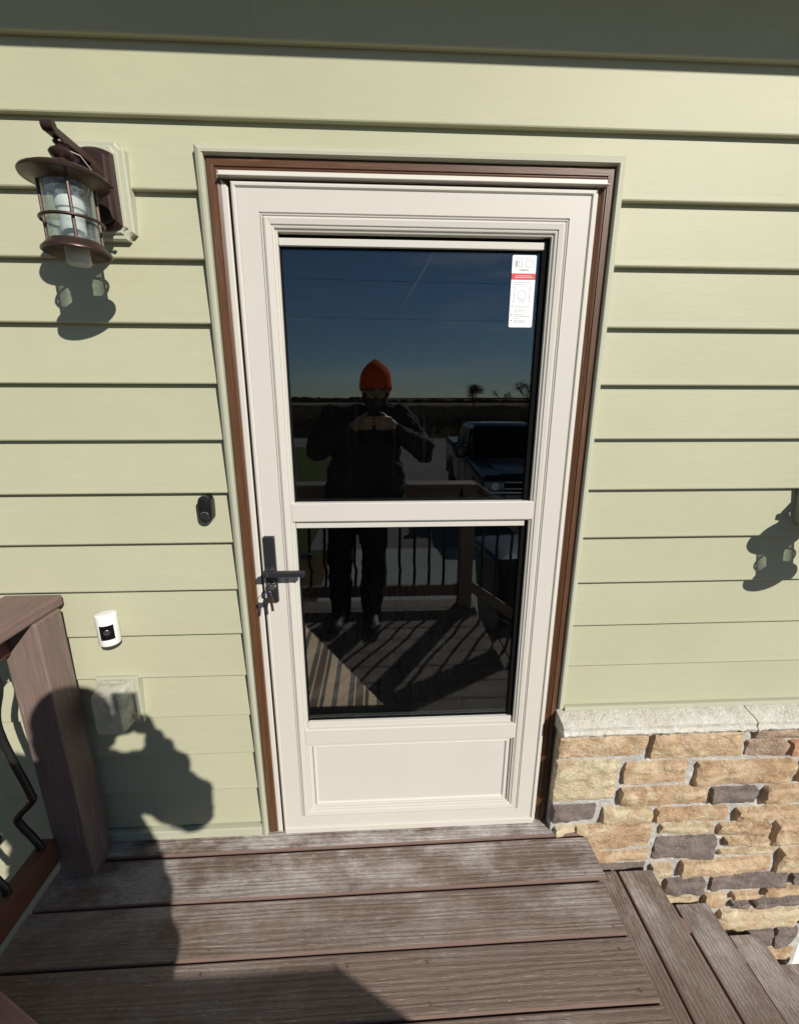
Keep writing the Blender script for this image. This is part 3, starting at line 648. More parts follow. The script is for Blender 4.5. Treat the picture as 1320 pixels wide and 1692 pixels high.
lan2['label'] = 'lower wall lantern at the right edge, mostly out of frame above its shadow'
# ---------------------------------------------------------------- devices on the siding
db = empty('doorbell', (-.508, 0, 1.18), 'small black pill shaped video doorbell left of the door', 'doorbell')
def pill(name, cx, cz, hw, hh, y0, y1, bev, m, p):
    def ring(g_, y):
        r = hw-g_; q = []
        for i in range(13): a = math.pi*i/12; q.append((cx+r*math.cos(a), y, cz+hh-hw+r*math.sin(a)))
        for i in range(13): a = math.pi+math.pi*i/12; q.append((cx+r*math.cos(a), y, cz-hh+hw+r*math.sin(a)))
        return q
    rs = [ring(0, y0), ring(0, y1+bev), ring(bev*.35, y1+bev*.3), ring(bev, y1)]; v = sum(rs, []); n = 26; f = [tuple(range(n)), tuple(range(3*n, 4*n))]
    for s_ in range(3): f += [(s_*n+i, s_*n+(i+1) % n, (s_+1)*n+(i+1) % n, (s_+1)*n+i) for i in range(n)]
    o = pyd(name, v, f, m, p); autosmooth(o, 35); return o
bbd = pill('bell_body', -.5045, 1.2225, .0185, .040, .012, -.022, .004, M['blackgloss'], db); pill('mount', -.5045, 1.2225, .0165, .038, .014, .0, .001, M['handle'], db)
lathe('bell_button', (-.5045, -.022, 1.2035), [(.0128, .001), (.0128, -.0012), (.0115, -.0016)], M['chrome'], bbd, 28, 'y')
lathe('button_face', (-.5045, -.0236, 1.2035), [(.0112, .001), (.0112, -.0006), (.006, -.0009)], M['handle'], bbd, 28, 'y')
sc = empty('security_camera', (-.815, -.05, .80), 'white cylindrical security camera with black front on the siding', 'security camera')
CX, CY = -.818, -.046
lathe('camera_body', (CX, CY, 0), [(.015, .8165), (.0255, .8170), (.0282, .8190), (.0290, .8225), (.0290, .9095), (.0282, .9130), (.0255, .9150), (.012, .9155)], M['white'], sc, 40)
bm = bmesh.new(); n = 14
for z in (.8400, .8860):
    for i in range(n+1): a = R(-65-37+74*i/n); bm.verts.new((CX+.0296*math.cos(a), CY+.0296*math.sin(a), z))
bm.verts.ensure_lookup_table()
for i in range(n): bm.faces.new((bm.verts[i], bm.verts[i+1], bm.verts[n+2+i], bm.verts[n+1+i]))
r_ = bmesh.ops.solidify(bm, geom=bm.faces[:], thickness=.002); fp = fin('front_panel', bm, M['blackgloss'], sc); autosmooth(fp)
lathe('lens', (0, 0, 0), [(.009, 0), (.009, -.0018), (.0075, -.0026), (.0068, -.0018), (.003, -.0013)], plain('lens_ring', (.04, .04, .042), .25), sc, 28, 'y').data.transform(Matrix.Translation((CX+.0300*math.cos(R(-65)), CY+.0300*math.sin(R(-65)), .865)) @ Matrix.Rotation(R(27), 4, 'Z'))
tube('bracket_arm', [(CX-.004, CY+.026, .868), (CX-.006, -.004, .868)], .007, M['white'], sc, 12); lathe('wall_mount', (CX-.022, .006, .868), [(.02, 0), (.02, -.010), (.017, -.013), (.005, -.013)], M['white'], sc, 28, 'y')
oc = empty('outlet_cover', (-.85, 0, .5), 'cloudy clear bubble cover on an outdoor outlet below the camera', 'outlet cover')
box('outlet_plate', -.911, -.781, -.014, .016, .500, .671, M['trim'], oc, .003); box('outlet_plate', -.897, -.795, -.018, -.013, .514, .657, M['trim'], oc, .002)
g = G('cloudy_polycarbonate'); nn = g.noise(g.vec((1, 1, 1)), 30, 5, .6); tr_ = g.n('BsdfTransparent', {0: (.86, .85, .76, 1)}); pb = g.n('BsdfPrincipled', {'Base Color': (.72, .72, .62, 1), 'Roughness': .18}); tl = g.n('BsdfTranslucent', {0: (.5, .48, .36, 1)})
ms = g.n('MixShader', {0: g.ramp(nn, [(.35, .42), (.65, .72)]), 1: tr_, 2: pb}); ms2 = g.n('MixShader', {0: .1, 1: ms, 2: tl}); g.t.links.new(ms2.outputs[0], g.t.nodes['Material Output'].inputs['Surface'])
POLY = g.m
def shell(name, x0, x1, z0, z1, y0, y1, tap, m, p):
    bm = bmesh.new(); rings = []
    for (d, y) in ((0, y0), (tap*.3, y0+(y1-y0)*.5), (tap*.7, y0+(y1-y0)*.85), (tap*1.5, y1)):
        pts = roundrect(x0+d, x1-d, z0+d*.4, z1-d*1.2, .012, y, 4); rings.append([bm.verts.new(q) for q in pts])
    n = len(rings[0])
    for a, b in zip(rings, rings[1:]):
        for i in range(n): bm.faces.new((a[i], a[(i+1) % n], b[(i+1) % n], b[i]))
    bm.faces.new(rings[-1]); o = fin(name, bm, m, p); autosmooth(o, 50); return o
shell('bubble_cover', -.893, -.797, .514, .662, -.018, -.082, .006, POLY, oc)
box('cover_flange', -.901, -.790, -.0215, -.0175, .508, .664, POLY, oc, .001)
box('hinge', -.880, -.810, -.034, -.02, .662, .670, POLY, oc, .003); box('latch_tab', -.797, -.783, -.036, -.028, .530, .552, POLY, oc, .003)
box('receptacle', -.872, -.818, -.032, -.0181, .528, .645, plain('receptacle_grey', (.50, .50, .49), .5), oc, .004)
box('plug', -.866, -.826, -.060, -.0325, .585, .635, M['handle'], oc, .006)
# ---------------------------------------------------------------- grounds
GZ = -.90
def ground_mat(name, a, b, c, sc1, sc2, bstr=.6, bd=.02, rough=.95):
    g = G(name); v = g.vec((1, 1, 1), False); n1 = g.noise(v, sc1, 6, .6); n2 = g.noise(v, sc2, 6, .7)
    col = g.mix(g.ramp(n1, [(.35, 0.), (.65, 1.)]), a, b); col = g.mix(g.ramp(n2, [(.45, 0.), (.7, .8)]), col, c)
    return g.out(col, rough, g.bump(n2, bstr, bd), 0.)
M['lawn'] = ground_mat('lawn', (.075, .095, .035), (.11, .105, .05), (.05, .065, .025), .4, 25)
M['gravel'] = ground_mat('gravel', (.19, .17, .148), (.26, .235, .205), (.11, .097, .083), .5, 12)
M['concrete'] = ground_mat('concrete', (.33, .315, .29), (.39, .37, .345), (.28, .265, .24), .8, 60, .15, .003)
M['mulch'] = ground_mat('mulch', (.13, .08, .045), (.19, .125, .07), (.05, .03, .02), 3, 45, 1., .03)
M['soil'] = ground_mat('field_soil', (.15, .11, .07), (.19, .145, .095), (.10, .07, .045), .2, 9)
def sheet(name, x0, x1, y0, y1, z, m):
    return struct(pyd(name, [(x0, y0, z), (x1, y0, z), (x1, y1, z), (x0, y1, z)], [(0, 1, 2, 3)], m))
sheet('ground', -1500, 1500, -2200, 400, GZ-.012, M['lawn'])
sheet('gravel_drive', -1.2, 60, -28.5, -5.6, GZ-.008, M['gravel']); sheet('gravel_road', -80, 60, -29.5, -22.5, GZ-.004, M['gravel'])
sheet('concrete_pad', -.80, 9, -5.6, -.04, GZ, M['concrete']); sheet('mulch_bed', -4, -.80, -5.2, -.04, GZ-.004, M['mulch'])
sheet('field_ground', -300, 300, -600, -29.5, GZ-.002, M['soil'])
# standing dry corn
rnd = random.Random(9); v = []; f = []
def quad(p, q, w, d):
    b = len(v); v.extend([(p[0]-w*d[0], p[1]-w*d[1], p[2]), (p[0]+w*d[0], p[1]+w*d[1], p[2]), (q[0]+w*.5*d[0], q[1]+w*.5*d[1], q[2]), (q[0]-w*.5*d[0], q[1]-w*.5*d[1], q[2])]); f.append((b, b+1, b+2, b+3))
for i in range(13000):
    t = rnd.random()**2.2; y = -30.2-t*80; x = rnd.uniform(-26, 40)*(1+t*.8); h = rnd.uniform(1.35, 2.0)
    a = rnd.uniform(0, 6.28); lean = (rnd.uniform(-.12, .12), rnd.uniform(-.12, .12))
    top = (x+lean[0], y+lean[1], GZ+h); quad((x, y, GZ), top, .022, (math.cos(a), math.sin(a)))
    for k in range(3):
        zz_ = GZ+h*rnd.uniform(.35, .9); a2 = rnd.uniform(0, 6.28); l = rnd.uniform(.25, .5)
        m_ = (x+math.cos(a2)*l*.5, y+math.sin(a2)*l*.5, zz_+.12); e_ = (x+math.cos(a2)*l, y+math.sin(a2)*l, zz_-.2)
        quad((x, y, zz_), m_, .04, (-math.sin(a2), math.cos(a2))); quad(m_, e_, .035, (-math.sin(a2), math.cos(a2)))
nx, ny = 70, 60; b0 = len(v)
for j in range(ny+1):
    for i in range(nx+1):
        y = -105-j**1.6*.55; v.append((-160+i*5, y, GZ+1.3+.45*mnoise.noise(Vector((i*1.3, j*1.7, 3)))+.1*rnd.random()))
for j in range(ny):
    for i in range(nx): a = b0+j*(nx+1)+i; f.append((a, a+1, a+nx+2, a+nx+1))
corn = pyd('cornfield', v, f, ground_mat('dry_corn', (.20, .155, .10), (.26, .205, .14), (.12, .09, .055), .8, 6, .3)); corn['label'] = 'standing dry tan corn field across the gravel, mirrored in the glass'; corn['category'] = 'cornfield'; corn['kind'] = 'stuff'
# far wooded skyline
tmp = bmesh.new(); bmesh.ops.create_icosphere(tmp, subdivisions=2, radius=1); tv = [q.co.copy() for q in tmp.verts]; tf = [[q.index for q in p.verts] for p in tmp.faces]; tmp.free()
v = []; f = []
for i in range(420):
    x = -330+i*1.6+rnd.uniform(-1, 1); y = -430+rnd.uniform(-30, 30); r = rnd.uniform(1.4, 3.4)*(1+.7*mnoise.noise(Vector((x*.02, 0, 1)))); b0 = len(v)
    for c in tv:
        n_ = 1+.45*mnoise.noise(c*2.3+Vector((i, 0, 0))); v.append((x+c.x*r*1.5*n_, y+c.y*r*n_, GZ+r*.7+c.z*r*1.1*n_))
    f += [tuple(b0+k for k in p) for p in tf]
wd = pyd('distant_woods', v, f, ground_mat('bare_woods', (.085, .065, .048), (.11, .085, .062), (.06, .045, .035), .05, .5)); wd['label'] = 'low dark line of far woods on the horizon in the glass'; wd['category'] = 'woods'; wd['kind'] = 'stuff'
struct(pyd('hills', [(-900, -800, GZ-3), (900, -800, GZ-3), (900, -1000, 8), (300, -1000, 11), (-200, -1000, 9), (-900, -1000, 12), (900, -1500, GZ-3), (-900, -1500, GZ-3)], [(0, 1, 2, 3, 4, 5), (2, 6, 7, 5, 4, 3)], M['soil']))
M['bark'] = plain('bark', (.06, .045, .035), .9); M['leaf'] = plain('dry_leaves', (.11, .07, .04), .8, .3)
def tree(x, y, h, spread, leafy, label, seed):
    rn = random.Random(seed); t = empty('tree', (x, y, GZ), label, 'tree', 'trees at the edge of the field')
    bm = bmesh.new(); bl = bmesh.new(); tips = []
    def br(p, d, l, r, dep):
        q = p+d*l; mid = p+d*l*.5+Vector((rn.uniform(-1, 1), rn.uniform(-1, 1), 0))*l*.06
        addtube(bm, [p, mid, q], [r, r*.85, r*.68], 5)
        if dep == 0: tips.append(q); return
        for _ in range(3 if dep > 1 else 4):
            nd = (d+Vector((rn.uniform(-1, 1)*spread, rn.uniform(-1, 1)*spread, rn.uniform(-.25, .5)))).normalized()
            br(p+d*l*rn.uniform(.65, 1), nd, l*rn.uniform(.6, .8), r*.6, dep-1)
        tips.append(q)
    br(Vector((x, y, GZ)), Vector((0, 0, 1)), h*.30, h*.022, 4)
    fin('trunk', bm, M['bark'], t)
    for p in tips:
        for _ in range(leafy):
            c = p+Vector((rn.gauss(0, 1), rn.gauss(0, 1), rn.gauss(0, 1)))*h*.045; a = Vector((rn.gauss(0, 1), rn.gauss(0, 1), rn.gauss(0, 1))).normalized(); b = a.orthogonal().normalized(); s_ = h*rn.uniform(.006, .013)
            bl.faces.new([bl.verts.new(c+w) for w in (a*s_, b*s_, -a*s_, -b*s_)])
    o = fin('crown', bl, M['leaf'], t); o['kind'] = 'stuff'
tree(27.6, -125, 10.0, 1.0, 14, 'round leafy tree on the skyline left of the parked truck, leftmost of three', 3)
tree(36.5, -128, 8.0, .8, 2, 'thin bare tree on the skyline, middle of the three', 5)
tree(42.0, -122, 11.5, .9, 3, 'wide bare tree on the skyline at the right glass edge', 8)
# overhead wires between poles outside the reflected view
for z, dz, w in ((8.3, .0, 'upper'), (6.4, -.1, 'lower')):
    o = tube('power_line', [(-40+i*4, -24-.02*i, z+.9*((i-10)/10)**2+i*-.045) for i in range(21)], .007, M['iron'], None, 5)
    tag(o, w+' thin overhead power line crossing the sky in the glass', 'power line', 'overhead wires')
for x, d in ((-40, 'left'), (40, 'right')):
    pp = empty('utility_pole', (x, -24.2, GZ), 'wooden utility pole far to the '+d+' carrying the overhead wires', 'utility pole')
    lathe('pole', (x, -24.2, 0), [(.15, GZ), (.10, 9.6)], M['bark'], pp, 12); box('crossarm', x-.06, x+.06, -25.2, -23.2, 9.0, 9.12, M['bark'], pp)
# ---------------------------------------------------------------- pickup truck
def pickup():
    T = empty('pickup_truck', (0, 0, 0), 'dark blue pickup truck parked on the drive, mirrored in the glass', 'truck')
    P_ = plain('truck_paint', (.012, .015, .022), .14, .05, .5); g_ = plain('truck_glass', (.003, .003, .004), .25, .02, .08); CH = M['chrome']; BK = M['black']
    def solid(name, secs, mat, bev=.0):
        """loft of cross sections; each is a list of points"""
        v = sum(secs, []); n = len(secs[0]); f = [tuple(range(n)), tuple(range((len(secs)-1)*n, len(secs)*n))]
        for q in range(len(secs)-1): f += [(q*n+i, q*n+(i+1) % n, (q+1)*n+(i+1) % n, (q+1)*n+i) for i in range(n)]
        o = pyd(name, v, f, mat, T); autosmooth(o, 28); return o
    def sec(y, w, zb, zt, r=.10, wt=None):
        wt = wt or w
        return [(-w, y, zb), (-w-.015, y, (zb+zt)/2), (-w, y, zt-r), (-wt+r*.3, y, zt-r*.25), (-wt+r, y, zt), (wt-r, y, zt), (wt-.3*r, y, zt-r*.25), (w, y, zt-r), (w+.015, y, (zb+zt)/2), (w, y, zb)]
    solid('body', [sec(-.12, .90, .55, 1.02, .12), sec(-.22, .96, .50, 1.10, .10), sec(-.9, .985, .48, 1.17, .09), sec(-1.75, .985, .48, 1.22, .08), sec(-1.85, .985, .48, 1.22, .08), sec(-3.95, .985, .48, 1.24, .05)], P_)
    solid('bed', [sec(-3.98, .985, .50, 1.36, .04), sec(-5.75, .975, .52, 1.38, .04), sec(-5.82, .95, .55, 1.36, .04)], P_)
    solid('hood_bulge', [sec(-.25, .62, 1.0, 1.125, .05), sec(-.9, .66, 1.1, 1.205, .05), sec(-1.70, .70, 1.1, 1.255, .05)], P_)
    solid('cab', [[(-.93, -1.62, 1.20), (.93, -1.62, 1.20), (.93, -4.05, 1.22), (-.93, -4.05, 1.22)], [(-.86, -2.05, 1.55), (.86, -2.05, 1.55), (.86, -3.98, 1.58), (-.86, -3.98, 1.58)], [(-.755, -2.48, 1.86), (.755, -2.48, 1.86), (.765, -3.85, 1.88), (-.765, -3.85, 1.88)], [(-.69, -2.62, 1.925), (.69, -2.62, 1.925), (.70, -3.75, 1.93), (-.70, -3.75, 1.93)]], P_)
    def panel(name, q, mat, d=.012):
        q = [Vector(p) for p in q]; nrm = (q[1]-q[0]).cross(q[2]-q[0]).normalized()*d
        o = pyd(name, [p+nrm for p in q]+[p-nrm for p in q], [(0, 1, 2, 3), (4, 5, 6, 7)]+[(i, (i+1) % 4, 4+(i+1) % 4, 4+i) for i in range(4)], mat, T); return o
    panel('windshield', [(-.855, -1.655, 1.265), (.855, -1.655, 1.265), (.735, -2.425, 1.862), (-.735, -2.425, 1.862)], g_)
    for s_ in (-1, 1):
        panel('side_window', [(s_*.938, -1.98, 1.27), (s_*.938, -2.82, 1.28), (s_*.805, -2.82, 1.83), (s_*.805, -2.56, 1.82)], g_)
        panel('side_window', [(s_*.938, -2.90, 1.28), (s_*.938, -3.75, 1.30), (s_*.805, -3.68, 1.83), (s_*.805, -2.90, 1.83)], g_)
        b = bmesh.new(); bbox(b, s_*1.12-.11, s_*1.12+.11, -1.98, -1.84, 1.22, 1.50, .04); fin('mirror', b, P_, T); box('mirror_arm', min(s_*.93, s_*1.05), max(s_*.93, s_*1.05), -1.93, -1.87, 1.26, 1.30, BK, T)
        # headlight cluster
        b = bmesh.new(); bbox(b, min(s_*.56, s_*.93), max(s_*.56, s_*.93), -.24, -.085, .83, 1.00, .025); hl = fin('headlight', b, plain('headlight_lens', (.35, .36, .38), .08, .1, .8), T)
        lathe('lamp_reflector', (s_*.74, -.085, .915), [(.07, .01), (.07, -.012), (.05, -.02), (.02, -.005)], CH, hl, 20, 'y')
        b = bmesh.new(); bbox(b, min(s_*.58, s_*.90), max(s_*.58, s_*.90), -.22, -.070, .63, .76, .025); fin('fog_light', b, plain('fog_lens', (.30, .31, .33), .1, .1, .8), T); lathe('lamp_reflector', (s_*.74, -.07, .695), [(.055, .01), (.055, -.012), (.02, -.004)], CH, T, 18, 'y')
        for y in (-1.02, -4.70):
            wl = lathe('tyre', (s_*.84, y, .40), [(.24, -.13), (.37, -.135), (.40, -.11), (.40, .11), (.37, .135), (.24, .13)], plain('tyre_rubber', (.02, .02, .02), .85), T, 32, 'x')
            lathe('rim', (s_*.84, y, .40), [(.245, -.10), (.245, .10*1), (.22, .115), (.05, .095)] if s_ > 0 else [(.245, .10), (.245, -.10), (.22, -.115), (.05, -.095)], CH, wl, 24, 'x')
            b = bmesh.new(); 
            for k in range(17):
                a0 = math.pi*k/16; pass
            pts = [(s_*.985, y+.50*math.cos(math.pi*k/16), .40+.50*math.sin(math.pi*k/16)) for k in range(17)]
            addtube(b, pts, .05, 6); fin('wheel_arch', b, P_, T)
        for y in (-2.86, -1.92): box('door_seam', min(s_*.99, s_*1.002), max(s_*.99, s_*1.002), y-.006, y+.006, .55, 1.2, BK, T)
        for y in (-2.65, -3.7): box('door_handle', min(s_*.995, s_*1.03), max(s_*.995, s_*1.03), y-.1, y+.1, 1.05, 1.085, CH, T, .01)
    box('grille', -.56, .56, -.16, -.088, .66, 1.01, BK, T, .01)
    for z in (.99, .93, .87): box('grille_bar', -.555, .555, -.10, -.070, z-.014, z+.014, CH if z != .93 else BK, T, .006)
    box('grille_bar', -.93, .93, -.12, -.060, .775, .825, CH, T, .012)
    for z in (.70, .735): box('grille_bar', -.55, .55, -.10, -.078, z-.01, z+.01, CH, T, .004)
    b = bmesh.new(); bbox(b, -.97, .97, -.25, .0, .40, .62, .05, 3); fin('bumper', b, CH, T); box('licence_plate', -.16, .16, -.01, .012, .46, .58, M['white'], T)
    for z in (1.30,): box('wiper', -.6, .1, -1.68, -1.65, 1.245, 1.262, BK, T)
    box('underbody', -.8, .8, -5.6, -.3, .32, .55, BK, T)
    return T
tk = pickup(); tk.location = (2.86, -6.25, GZ); tk.rotation_euler = (0, 0, R(2.0))
# ---------------------------------------------------------------- wheeled bin
def bin_():
    B = empty('wheeled_bin', (0, 0, 0), 'dark wheeled rubbish bin beyond the stair railing, mirrored in the lower glass', 'bin')
    pm = plain('bin_plastic', (.018, .018, .02), .45, .15)
    def rr(w, d, z, r=.04): return [(a, b, z) for a, _, b in roundrect(-w, w, -d, d, r, 0, 4)]
    secs = [rr(.22, .24, .06), rr(.235, .26, .3), rr(.285, .32, 1.0), rr(.305, .34, 1.0), rr(.305, .34, 1.04)]; v = sum(secs, []); n = len(secs[0]); f = [tuple(range(n)), tuple(range(4*n, 5*n))]
    for q in range(4): f += [(q*n+i, q*n+(i+1) % n, (q+1)*n+(i+1) % n, (q+1)*n+i) for i in range(n)]
    pyd('bin_body', v, f, pm, B)
    secs = [rr(.312, .35, 1.042), rr(.315, .352, 1.07), rr(.29, .32, 1.095), rr(.20, .22, 1.11)]; v = sum(secs, []); f = [tuple(range(n)), tuple(range(3*n, 4*n))]
    for q in range(3): f += [(q*n+i, q*n+(i+1) % n, (q+1)*n+(i+1) % n, (q+1)*n+i) for i in range(n)]
    autosmooth(pyd('lid', v, f, plain('lid_plastic', (.05, .055, .065), .3, .2), B), 25)
    for s_ in (-1, 1): lathe('wheel', (s_*.24, -.27, .10), [(.10, -.025), (.10, .025), (.04, .03)], M['black'], B, 20, 'x')
    tube('handle', [(-.22, -.37, 1.03), (-.2, -.40, 1.03), (.2, -.40, 1.03), (.22, -.37, 1.03)], .014, pm, B, 8)
    pyd('sticker', [(x, y, z) for y0 in (0, .002) for x, y, z in ((.06, .297+y0, .72), (.16, .297+y0, .72), (.16, .319+y0, .97), (.06, .319+y0, .97))], [(0, 1, 2, 3), (4, 5, 6, 7), (0, 1, 5, 4), (2, 3, 7, 6), (1, 2, 6, 5), (0, 3, 7, 4)], M['white'], B)
    return B
bn = bin_(); bn.location = (1.26, -2.42, GZ); bn.rotation_euler = (0, 0, R(-8)); bn.scale = (1.05, 1.0, 1.04)
# ---------------------------------------------------------------- photographer
def capsule(bm, p0, p1, r0, r1, sx=1., sy=1.):
    p0, p1 = Vector(p0), Vector(p1); d = p1-p0; l = d.length; d = d.normalized() if l > 1e-6 else Vector((0, 0, 1)); q = d.to_track_quat('Z', 'Y'); n = 14; rings = []
    pr = [(r0*math.cos(R(a)), r0*math.sin(R(a))) for a in (-84, -60, -30, 0)]+[(r1*math.cos(R(a)), l+r1*math.sin(R(a))) for a in (0, 30, 60, 84)]
    for r, h in pr: rings.append([bm.verts.new(p0+q @ Vector((r*math.cos(2*math.pi*i/n), r*math.sin(2*math.pi*i/n), h))) for i in range(n)])
    for a, b in zip(rings, rings[1:]):
        for i in range(n): bm.faces.new((a[i], a[(i+1) % n], b[(i+1) % n], b[i]))
    bm.faces.new(list(reversed(rings[0]))); bm.faces.new(rings[-1])
def ell(bm, c, r, rot=None):
    q = bmesh.ops.create_uvsphere(bm, u_segments=20, v_segments=14, radius=1)['verts']
    for v in q:
        p = Vector((v.co.x*r[0], v.co.y*r[1], v.co.z*r[2]))
        if rot: p = rot @ p
        v.co = p+Vector(c)
def chain(bm, pts, rs):
    for a, b, r0, r1 in zip(pts, pts[1:], rs, rs[1:]): capsule(bm, a, b, r0, r1)
def blend(name, bm, vox, sm, mat, parent, disp=0.):
    me = bpy.data.meshes.new('tmp'); bmesh.ops.recalc_face_normals(bm, faces=bm.faces); bm.to_mesh(me); bm.free(); o = bpy.data.objects.new('tmp', me); COL.objects.link(o)
    r = o.modifiers.new('r', 'REMESH'); r.mode = 'VOXEL'; r.voxel_size = vox
    s_ = o.modifiers.new('s', 'SMOOTH'); s_.iterations = sm; s_.factor = .5
    m2 = bpy.data.meshes.new_from_object(o.evaluated_get(bpy.context.evaluated_depsgraph_get())); bpy.data.objects.remove(o)
    if disp:
        for v in m2.vertices:
            k = mnoise.noise(Vector((v.co.x*9, v.co.y*9, v.co.z*16)))+.5*mnoise.noise(Vector((v.co.x*26, v.co.y*26, v.co.z*34))); v.co += v.normal*disp*k
    return link(name, m2, mat, parent, True)
pe = empty('person', (-.13, -1.52, 0), 'person in orange knit beanie and dark jacket photographing the door, seen in the glass', 'person')
skin = plain('skin', (.33, .19, .145), .55, .08); cloth = plain('jacket_cloth', (.030, .031, .034), .85, .2, .2, 0, 500, .3); pants = plain('trouser_cloth', (.022, .022, .025), .85, .2, .2, 0, 500, .3)
b = bmesh.new()
HC = Vector((-.018, -1.515, 1.600))
ell(b, HC+Vector((0, -.005, .025)), (.078, .098, .095)); ell(b, HC+Vector((0, .022, -.045)), (.062, .070, .075)); capsule(b, HC+Vector((0, .060, -.085)), HC+Vector((0, .066, -.092)), .028, .024)
capsule(b, HC+Vector((0, .092, .005)), HC+Vector((0, .108, -.030)), .009, .014)                 # nose
for s_ in (-1, 1):
    ell(b, HC+Vector((s_*.080, -.005, -.012)), (.010, .020, .032)); capsule(b, HC+Vector((s_*.018, .092, .024)), HC+Vector((s_*.048, .080, .026)), .010, .008)  # ears, brows
capsule(b, HC+Vector((-.022, .086, -.058)), HC+Vector((.022, .086, -.058)), .008, .008)         # lips
capsule(b, (-.045, -1.555, 1.40), HC+Vector((0, -.015, -.06)), .062, .056)
ell(b, (-.085, -1.55, 1.24), (.19, .125, .24)); ell(b, (-.10, -1.54, 1.0), (.18, .13, .20)); ell(b, (-.14, -1.54, .90), (.175, .12, .12))
SHR, SHL = (.130, -1.545, 1.415), (-.288, -1.545, 1.415); ELR, ELL = (.278, -1.475, 1.225), (-.392, -1.490, 1.235); WRR, WRL = (.105, -1.335, 1.365), (-.178, -1.325, 1.358)
chain(b, [SHR, ELR, WRR], [.06, .045, .03]); chain(b, [SHL, ELL, WRL], [.06, .045, .03])
HPL, KNL, ANL = (-.235, -1.54, .88), (-.275, -1.50, .48), (-.290, -1.575, .09); HPR, KNR, ANR = (-.055, -1.54, .88), (-.040, -1.475, .48), (-.068, -1.525, .09)
chain(b, [HPL, KNL, ANL], [.085, .06, .042]); chain(b, [HPR, KNR, ANR], [.085, .06, .042])
# hands: palm, four fingers behind the phone, thumb on the screen side
for s_, wr in ((1, WRR), (-1, WRL)):
    ex = .012 if s_ > 0 else -.068                    # phone edge
    pc = Vector((ex+s_*.050, -1.282, 1.402))
    capsule(b, wr, pc+Vector((s_*.012, -.012, -.008)), .029, .031)
    for k in range(4):
        zk = 1.372+k*.0205; ln = (.82, .95, 1.0, .92)[k]; y1 = -1.2325
        pts = [pc+Vector((s_*.004, -.004, (k-1.5)*.018)), Vector((ex+s_*.026, -1.250, zk)), Vector((ex+s_*.004, y1, zk+.002)), Vector((ex-s_*.022*ln, y1, zk+.004)), Vector((ex-s_*.036*ln, y1-.001, zk+.005))]
        chain(b, pts, [.012, .0105, .0092, .0084, .0072])
    th = [pc+Vector((s_*.006, -.014, .012)), Vector((ex+s_*.020, -1.272, 1.445)), Vector((ex-s_*.004, -1.2635, 1.462)), Vector((ex-s_*.020, -1.2625, 1.468))]
    chain(b, th, [.015, .0125, .0105, .0085])
blend('body', b, .0055, 3, skin, pe)
for s_ in (-1, 1): lathe('eye', HC+Vector((s_*.031, .079, .008)), [(.003, -.002), (.011, 0), (.011, .004), (.004, .0085)], M['blackgloss'], pe, 14, 'y')
# glasses
bm = bmesh.new()
for s_ in (-1, 1): addtube(bm, [HC+Vector((s_*.035+.023*math.cos(a), .098, .008+.017*math.sin(a))) for a in [2*math.pi*i/16 for i in range(17)]], .0016, 5); addtube(bm, [HC+Vector((s_*.058, .097, .012)), HC+Vector((s_*.080, .03, .010)), HC+Vector((s_*.082, -.015, .004))], .0016, 5)
addtube(bm, [HC+Vector((-.012, .099, .012)), HC+Vector((.012, .099, .012))], .0016, 5); fin('glasses', bm, M['iron'], pe)
# beard
b = bmesh.new(); ell(b, HC+Vector((0, .030, -.072)), (.062, .068, .055)); capsule(b, HC+Vector((-.06, .02, -.04)), HC+Vector((-.045, .055, -.085)), .022, .026); capsule(b, HC+Vector((.06, .02, -.04)), HC+Vector((.045, .055, -.085)), .022, .026)
for v_ in b.verts: 
    if v_.co.z > HC.z-.045 and v_.co.y > HC.y+.05: v_.co.y -= .03
blend('beard', b, .008, 2, plain('beard_hair', (.05, .035, .028), .9), pe, .004)
# beanie
g = G('orange_knit'); kn = g.n('TexWave', {'Vector': g.vec((1, 1, 1)), 'Scale': 60., 'Distortion': 1.}, bands_direction='X').outputs['Fac']; bn_ = g.noise(g.vec((1, 1, 1)), 300, 3)
M['knit'] = g.out(g.mix(bn_, (.62, .065, .012), (.85, .12, .02)), .9, g.bump(g.math('ADD', kn, bn_), .5, .003), .2)
v = []; f = []; n = 36
prof = [(1.592, 1.03), (1.594, 1.07), (1.630, 1.09), (1.634, 1.05), (1.638, 1.04), (1.665, 1.03), (1.695, .97), (1.722, .83), (1.745, .62), (1.763, .38), (1.775, .19), (1.782, .06)]
for z, k in prof:
    for i in range(n):
        a = 2*math.pi*i/n; fold = 1+.035*math.sin(3*a+z*30)*(z > 1.64); v.append((HC.x+.094*k*fold*math.cos(a)+(z-1.64)*(.0), HC.y-.005+.106*k*fold*math.sin(a)-(z > 1.64)*(z-1.64)*.25, z-.020*math.sin(a)*(z < 1.66)*-.6))
f = [tuple(range(n)), tuple(range((len(prof)-1)*n, len(prof)*n))]
for q in range(len(prof)-1): f += [(q*n+i, q*n+(i+1) % n, (q+1)*n+(i+1) % n, (q+1)*n+i) for i in range(n)]
autosmooth(pyd('beanie', v, f, M['knit'], pe), 60)
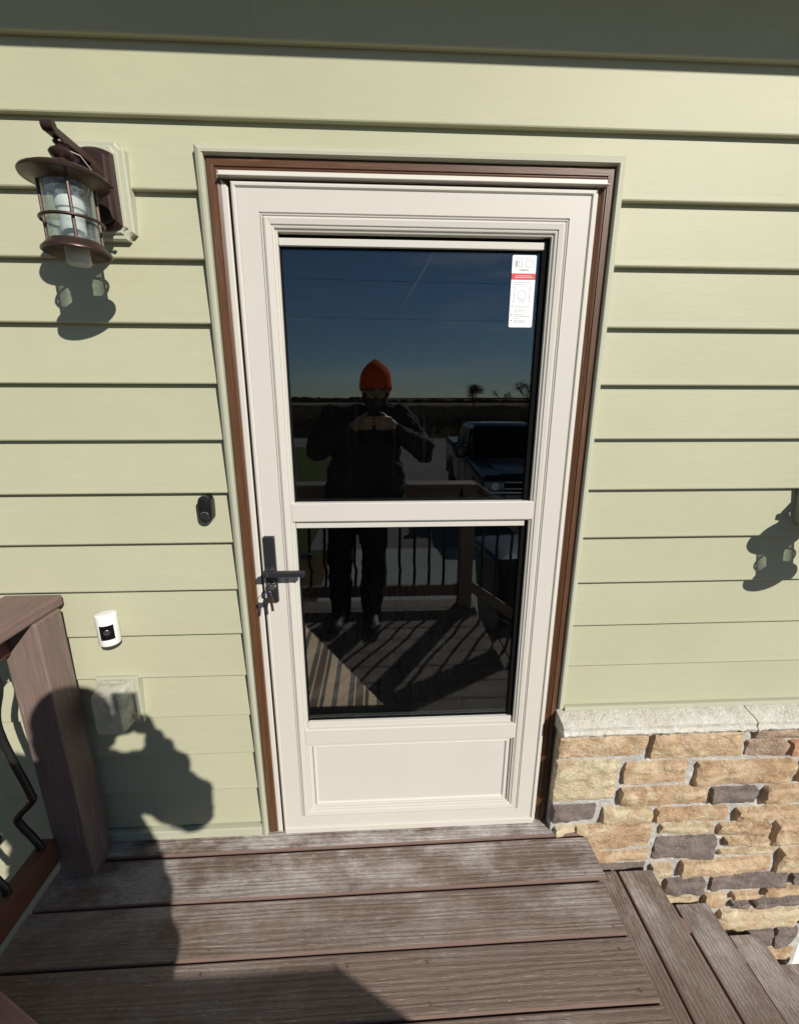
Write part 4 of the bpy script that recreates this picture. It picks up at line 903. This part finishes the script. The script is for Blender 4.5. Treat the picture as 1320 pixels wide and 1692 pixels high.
# jacket
b = bmesh.new()
ell(b, (-.085, -1.55, 1.25), (.235, .165, .25)); ell(b, (-.09, -1.545, 1.06), (.255, .178, .21)); ell(b, (-.095, -1.545, .96), (.275, .182, .13)); ell(b, (-.095, -1.545, .90), (.278, .18, .10))
capsule(b, SHL, SHR, .096, .096); chain(b, [SHR, ELR, WRR], [.092, .078, .050]); chain(b, [SHL, ELL, WRL], [.092, .080, .052])
capsule(b, (-.13, -1.55, 1.455), (.05, -1.55, 1.455), .055, .055); ell(b, (-.04, -1.60, 1.46), (.12, .07, .055))
blend('jacket', b, .010, 2, cloth, pe, .020)
b = bmesh.new(); ell(b, (-.14, -1.54, .86), (.205, .15, .12))
chain(b, [HPL, KNL, (ANL[0], ANL[1], .07)], [.112, .085, .072]); chain(b, [HPR, KNR, (ANR[0], ANR[1], .07)], [.112, .085, .072])
blend('trousers', b, .011, 2, pants, pe, .018)
shm = plain('shoe', (.05, .05, .055), .6, .3)
for an, tx in ((ANL, -.015), (ANR, .03)):
    b = bmesh.new(); ell(b, (an[0], an[1]-.01, .055), (.046, .062, .05)); capsule(b, (an[0], an[1], .055), (an[0]+tx*.8, an[1]+.165, .040), .045, .040); ell(b, (an[0]+tx, an[1]+.20, .036), (.048, .055, .034)); capsule(b, (an[0], an[1], .06), (an[0], an[1]+.02, .13), .048, .05)
    for v_ in b.verts: v_.co.z = max(v_.co.z, .004)
    blend('shoe', b, .009, 3, shm, pe)
# phone held upright
ph = empty('smartphone', (-.028, -1.25, 1.385), 'smartphone held upright in both hands, mirrored in the upper glass', 'phone')
bm = bmesh.new(); bbox(bm, -.066, .0105, -1.2505, -1.2425, 1.388, 1.540, .0035, 3); fin('phone_case', bm, plain('phone_black', (.02, .02, .022), .3), ph)
bm = bmesh.new(); bbox(bm, -.024, .006, -1.2425, -1.2408, 1.505, 1.535, .0008); fin('camera_plate', bm, plain('camera_plate', (.10, .10, .105), .2), ph)
lathe('lens', (-.0155, -1.2405, 1.527), [(.0055, 0), (.0055, .0015), (.004, .0018)], M['blackgloss'], ph, 16, 'y'); lathe('lens', (-.0155, -1.2405, 1.5125), [(.0055, 0), (.0055, .0015), (.004, .0018)], M['blackgloss'], ph, 16, 'y')
